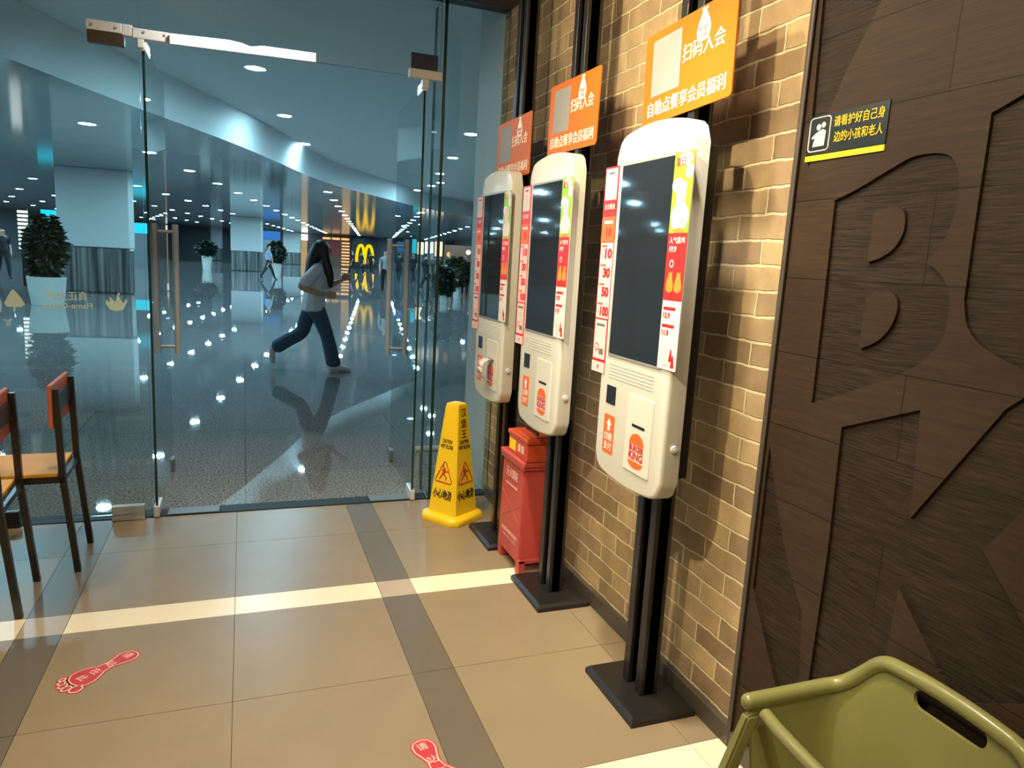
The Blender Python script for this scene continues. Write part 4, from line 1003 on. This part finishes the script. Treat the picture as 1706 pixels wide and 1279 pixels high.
def face_bits(parent, hc, fwd, k=1.0):
    fwd = Vector(fwd).normalized(); up = Vector((0, 0, 1)); sd = up.cross(fwd)
    b = MB()
    for s in (-1, 1): b.ball(hc+fwd*0.083*k+sd*s*0.032*k+up*0.004*k, 0.012*k, mi=0, sub=1)
    b.ball(hc+fwd*0.083*k-up*0.058*k, 0.018*k, (1, 1, 0.35), mi=1, sub=1)
    b.done('eyes_and_mouth', [pm('dark_eye', '#201814', 0.3), pm('lip', '#a05a50', 0.5)], parent, True)

def blob(name, chains, mat, parent, voxel=0.010, smooth=6):
    """one continuous surface grown round chains of (x, y, z, rx, ry[, rz]) nodes"""
    b = MB()
    for ch in chains:
        ch = [Vector((n[0], n[1], n[2], n[3], n[4] if len(n) > 4 else n[3], n[5] if len(n) > 5 else (n[3]+(n[4] if len(n) > 4 else n[3]))/2)) for n in ch]
        pts = []
        if len(ch) == 1: pts = ch
        for k in range(len(ch)-1):
            p0, p1, p2, p3 = ch[max(0, k-1)], ch[k], ch[k+1], ch[min(len(ch)-1, k+2)]
            L = (Vector(p2[:3])-Vector(p1[:3])).length; m = max(2, int(L/(0.4*min(p1[3], p1[4], p1[5], p2[3], p2[4], p2[5])))+1)
            for q in range(m+(1 if k == len(ch)-2 else 0)):
                t = q/m; pts.append(0.5*((2*p1)+(p2-p0)*t+(2*p0-5*p1+4*p2-p3)*t*t+(3*p1-p0-3*p2+p3)*t**3))
        for p in pts: b.ball(Vector(p[:3]), 1.0, (max(0.004, p[3]), max(0.004, p[4]), max(0.004, p[5])), sub=2)
    o = b.done(name, mat, parent)
    md = o.modifiers.new('r', 'REMESH'); md.mode = 'VOXEL'; md.voxel_size = voxel; md.use_smooth_shade = True
    sm = o.modifiers.new('s', 'SMOOTH'); sm.factor = 0.5; sm.iterations = smooth
    apply_mods(o)
    for p in o.data.polygons: p.use_smooth = True
    return o
def hand_chains(w, dirv, side, k=1.0):
    d = Vector(dirv).normalized(); s_ = (Vector(side)-d*Vector(side).dot(d)).normalized(); w = Vector(w); nrm = d.cross(s_); out = []
    for off in (-0.022, 0.0, 0.022): out.append([(*w, 0.017), (*(w+d*0.045+s_*off*0.8), 0.015), (*(w+d*0.080+s_*off), 0.013)])
    for off, L in ((0.029, 0.066), (0.010, 0.076), (-0.010, 0.071), (-0.028, 0.055)):
        base = w+d*0.078+s_*off
        out.append([(*base, 0.0105), (*(base+d*L*0.5+nrm*0.010+s_*off*0.25), 0.0095), (*(base+d*L*0.9+nrm*0.034+s_*off*0.3), 0.0085)])
    base = w+d*0.022+s_*0.028
    out.append([(*base, 0.0125), (*(base+d*0.032+s_*0.024), 0.011), (*(base+d*0.060+s_*0.026), 0.0095)])
    return out
def runner():
    o = thing('person', 'woman with long dark hair in a white T-shirt striding past outside', 'person', (0.80, 9.04, 0), -0.06)
    ra = [(0.03, -0.150, 1.250, 0.050), (-0.05, -0.185, 1.155, 0.045), (-0.155, -0.195, 1.050, 0.038), (-0.02, -0.205, 0.990, 0.036), (0.11, -0.195, 0.958, 0.025)]
    la = [(0.05, 0.150, 1.250, 0.050), (0.10, 0.180, 1.140, 0.045), (0.15, 0.185, 1.030, 0.038), (0.25, 0.155, 1.080, 0.035), (0.335, 0.110, 1.130, 0.025)]
    rl = [(0.01, -0.080, 0.82, 0.080, 0.070), (0.09, -0.09, 0.63, 0.072), (0.155, -0.09, 0.455, 0.058), (0.200, -0.09, 0.28, 0.054), (0.245, -0.09, 0.085, 0.036)]
    ll = [(-0.01, 0.080, 0.82, 0.080, 0.070), (-0.085, 0.09, 0.63, 0.072), (-0.145, 0.09, 0.465, 0.058), (-0.285, 0.09, 0.375, 0.054), (-0.425, 0.09, 0.285, 0.036)]
    hc = Vector((0.105, 0, 1.485))
    ch = [[(0.0, 0, 0.86, 0.092, 0.125), (0.01, 0, 0.98, 0.090, 0.125), (0.025, 0, 1.12, 0.098, 0.140), (0.04, 0, 1.24, 0.085, 0.135), (0.05, 0, 1.29, 0.055, 0.085), (0.065, 0, 1.34, 0.046, 0.048), (0.085, 0, 1.41, 0.045, 0.046)],
          [(*hc, 0.092, 0.076, 0.105)], [(hc.x-0.012, 0, hc.z+0.025, 0.092, 0.080, 0.088)], [(hc.x+0.035, 0, hc.z-0.070, 0.045, 0.045, 0.040)],
          [(hc.x+0.084, 0, hc.z+0.012, 0.010, 0.009), (hc.x+0.094, 0, hc.z-0.018, 0.011, 0.013)]]
    for s_ in (-1, 1): ch.append([(hc.x-0.005, s_*0.078, hc.z-0.012, 0.016, 0.010, 0.026)])
    ch += [ra, la, rl, ll] + hand_chains(ra[-1][:3], (1, 0.1, -0.12), (0, 0.2, 1)) + hand_chains(la[-1][:3], (0.8, -0.4, 0.4), (-0.3, -0.3, 1))
    ch += [[(0.215, -0.09, 0.040, 0.030), (0.30, -0.093, 0.034, 0.030), (0.40, -0.096, 0.024, 0.022)], [(-0.475, 0.09, 0.285, 0.030), (-0.480, 0.09, 0.20, 0.030), (-0.475, 0.09, 0.11, 0.022)]]
    blob('body', ch, SKIN, o, 0.0065, 3)
    st = []
    st.append([(-0.005, 0, 0.760, 0.158, 0.205, 0.035), (0.0, 0, 0.86, 0.150, 0.195, 0.06), (0.01, 0, 0.99, 0.136, 0.178, 0.07), (0.025, 0, 1.12, 0.132, 0.178, 0.07), (0.04, 0, 1.235, 0.112, 0.168, 0.05), (0.05, 0, 1.295, 0.072, 0.105, 0.03)])
    st.append([(0.035, -0.13, 1.250, 0.078), (-0.04, -0.185, 1.165, 0.078), (-0.095, -0.194, 1.105, 0.080)]); st.append([(0.05, 0.13, 1.250, 0.078), (0.095, 0.182, 1.150, 0.076), (0.125, 0.188, 1.085, 0.078)])
    blob('t_shirt', st, pm('white_cotton', '#d5dadc', 0.85, var=0.04, scale=12), o, 0.011, 5)
    tr = [[(0.0, 0, 0.88, 0.118, 0.155), (0.0, 0, 0.80, 0.122, 0.160)]]
    tr.append([(0.01, -0.080, 0.80, 0.112, 0.098), (0.09, -0.09, 0.63, 0.098, 0.090), (0.155, -0.09, 0.455, 0.086), (0.200, -0.09, 0.28, 0.088), (0.236, -0.09, 0.115, 0.096, 0.088, 0.06)])
    tr.append([(-0.01, 0.080, 0.80, 0.112, 0.098), (-0.085, 0.09, 0.63, 0.098, 0.090), (-0.145, 0.09, 0.465, 0.086), (-0.285, 0.09, 0.375, 0.088), (-0.415, 0.09, 0.292, 0.090)])
    blob('trousers', tr, pm('grey_blue_denim', '#3d5166', 0.85, var=0.12, scale=20), o, 0.011, 5)
    for pts in ([(0.215, -0.09, 0.042, 0.042), (0.29, -0.093, 0.046, 0.044), (0.37, -0.096, 0.036, 0.042), (0.43, -0.096, 0.028, 0.030)], [(-0.480, 0.09, 0.290, 0.040), (-0.488, 0.09, 0.22, 0.042), (-0.490, 0.09, 0.145, 0.038), (-0.480, 0.09, 0.095, 0.028)]):
        blob('shoe', [pts], pm('pale_shoe', '#c9c4bd', 0.5), o, 0.009, 3)
    ha = [[(hc.x-0.030, 0, hc.z+0.022, 0.105, 0.098, 0.104)], [(hc.x-0.060, 0, hc.z-0.01, 0.088, 0.100), (-0.010, 0, 1.36, 0.085, 0.120), (-0.040, 0, 1.24, 0.070, 0.125), (-0.070, 0, 1.12, 0.050, 0.095), (-0.09, 0, 1.03, 0.022, 0.05)]]
    for s_ in (-1, 1): ha.append([(hc.x+0.005, s_*0.078, hc.z+0.03, 0.055, 0.028), (hc.x+0.02, s_*0.098, hc.z-0.08, 0.055, 0.032), (0.155, s_*0.125, 1.28, 0.058, 0.034), (0.185, s_*0.135, 1.16, 0.048, 0.030), (0.195, s_*0.13, 1.05, 0.020, 0.014)])
    blob('hair', ha, HAIR, o, 0.010, 4)
    face_bits(o, hc+Vector((0.006, 0, 0.006)), (1, 0, 0))
    return o
runner()

def passer(label, p, head, shirt, trousers, walk=0.25, h=1.68, hair=True):
    k = h/1.68
    o = thing('person', label, 'person', p, head); o.scale = (k, k, k)
    n = []; e = []; n.append((0.0, 0, 0.92, 0.13, 0.12))
    sp = chain(n, e, [(0.0, 0, 1.05, 0.125, 0.10), (0.01, 0, 1.20, 0.14, 0.105), (0.01, 0, 1.34, 0.145, 0.10)], 0)
    hd = chain(n, e, [(0.02, 0, 1.425, 0.055), (0.03, 0, 1.50, 0.072, 0.078), (0.035, 0, 1.56, 0.088, 0.094), (0.03, 0, 1.62, 0.070, 0.074)], sp)
    chain(n, e, [(0.13, 0, 1.55, 0.014)], hd-1)
    for s in (-1, 1):
        a = chain(n, e, [(0.01, s*0.16, 1.345, 0.062), (-s*walk*0.3, s*0.205, 1.16, 0.050), (-s*walk*0.25+0.04, s*0.215, 1.00, 0.044), (-s*walk*0.2+0.10, s*0.21, 0.84, 0.032)], sp)
        hand(n, e, a, (0.2, 0, -1), (1, 0, 0))
        a = chain(n, e, [(0.0, s*0.09, 0.85, 0.105), (s*walk*0.55+0.02, s*0.095, 0.50, 0.075), (s*walk-(0.06 if s*walk < 0 else 0), s*0.095, 0.09+(0.06 if s*walk < 0 else 0), 0.050)], 0)
        x = n[a][0]; z = n[a][2]; chain(n, e, [(x+0.02, s*0.095, z-0.055, 0.036), (x+0.15, s*0.10, z-0.062, 0.026)], a)
    sm = pm('shirt_cloth', shirt, 0.8); tm = pm('trouser_cloth', trousers, 0.8); shm = pm('dark_shoe', '#1c1c1e', 0.5)
    bo = skin_mesh('body', n, e, [SKIN, sm, tm, shm], o, sub=1)
    for pl in bo.data.polygons:
        z = pl.center.z; y = abs(pl.center.y)
        if z > 1.395: pl.material_index = 0
        elif z > 0.93 and not (y > 0.19 and z < 1.12): pl.material_index = 1
        elif y > 0.165: pl.material_index = 0
        elif z > 0.12: pl.material_index = 2
        else: pl.material_index = 3
    if hair:
        hn, he = [], []; chain(hn, he, [(0.02, 0, 1.625, 0.082, 0.088), (-0.015, 0, 1.56, 0.080, 0.088), (-0.03, 0, 1.50, 0.055, 0.065)])
        skin_mesh('hair', hn, he, HAIR, o, sub=1)
    face_bits(o, Vector((0.035, 0, 1.56)), (1, 0, 0))
passer('man in a pale blue shirt and dark trousers walking beside a potted plant', at(447, 34.5), 0.2, '#9fb2cc', '#20242c', 0.32)
passer('person in a grey checked top standing just left of the right door handle', at(641, 27.5), -1.7, '#8b8f90', '#15171b', 0.05)
passer('person in black walking in front of the yellow letter, on its left', at(588, 50), 2.6, '#15171c', '#17191d', 0.3)
passer('person in dark clothes directly below the yellow letter', at(601, 52), 0.4, '#252a30', '#16181c', 0.3)
passer('person in black just right of the yellow letter', at(618, 56), -2.0, '#121416', '#15171b', 0.2)
passer('person in navy seen between the bars of the right door handle', at(664, 38), 1.0, '#1d2638', '#1a1e26', 0.2)
passer('person in dark grey below the slim teal sign', at(688, 40), -2.4, '#22262c', '#1b1f27', 0.25)
passer('person in black close to the right door edge line', at(708, 33), 0.3, '#141519', '#17191e', 0.25)
passer('person in a brown jacket standing under the white shop sign', at(718, 36), -1.2, '#3a2c24', '#1c1d22', 0.1)
passer('person in dark green standing under the blue and cream shop sign', at(729, 40), -1.5, '#1f2c26', '#17191c', 0.1)
passer('tall person in black standing left of the pale tub', at(749, 29), -1.6, '#141416', '#121317', 0.1, 1.78)
passer('person in maroon standing right of the pale tub', at(773, 29), -1.9, '#2a1a1e', '#17151a', 0.1, 1.70)
passer('distant person in a dark coat at the far left edge', at(8, 24), -1.0, '#22262a', '#15181c', 0.2)
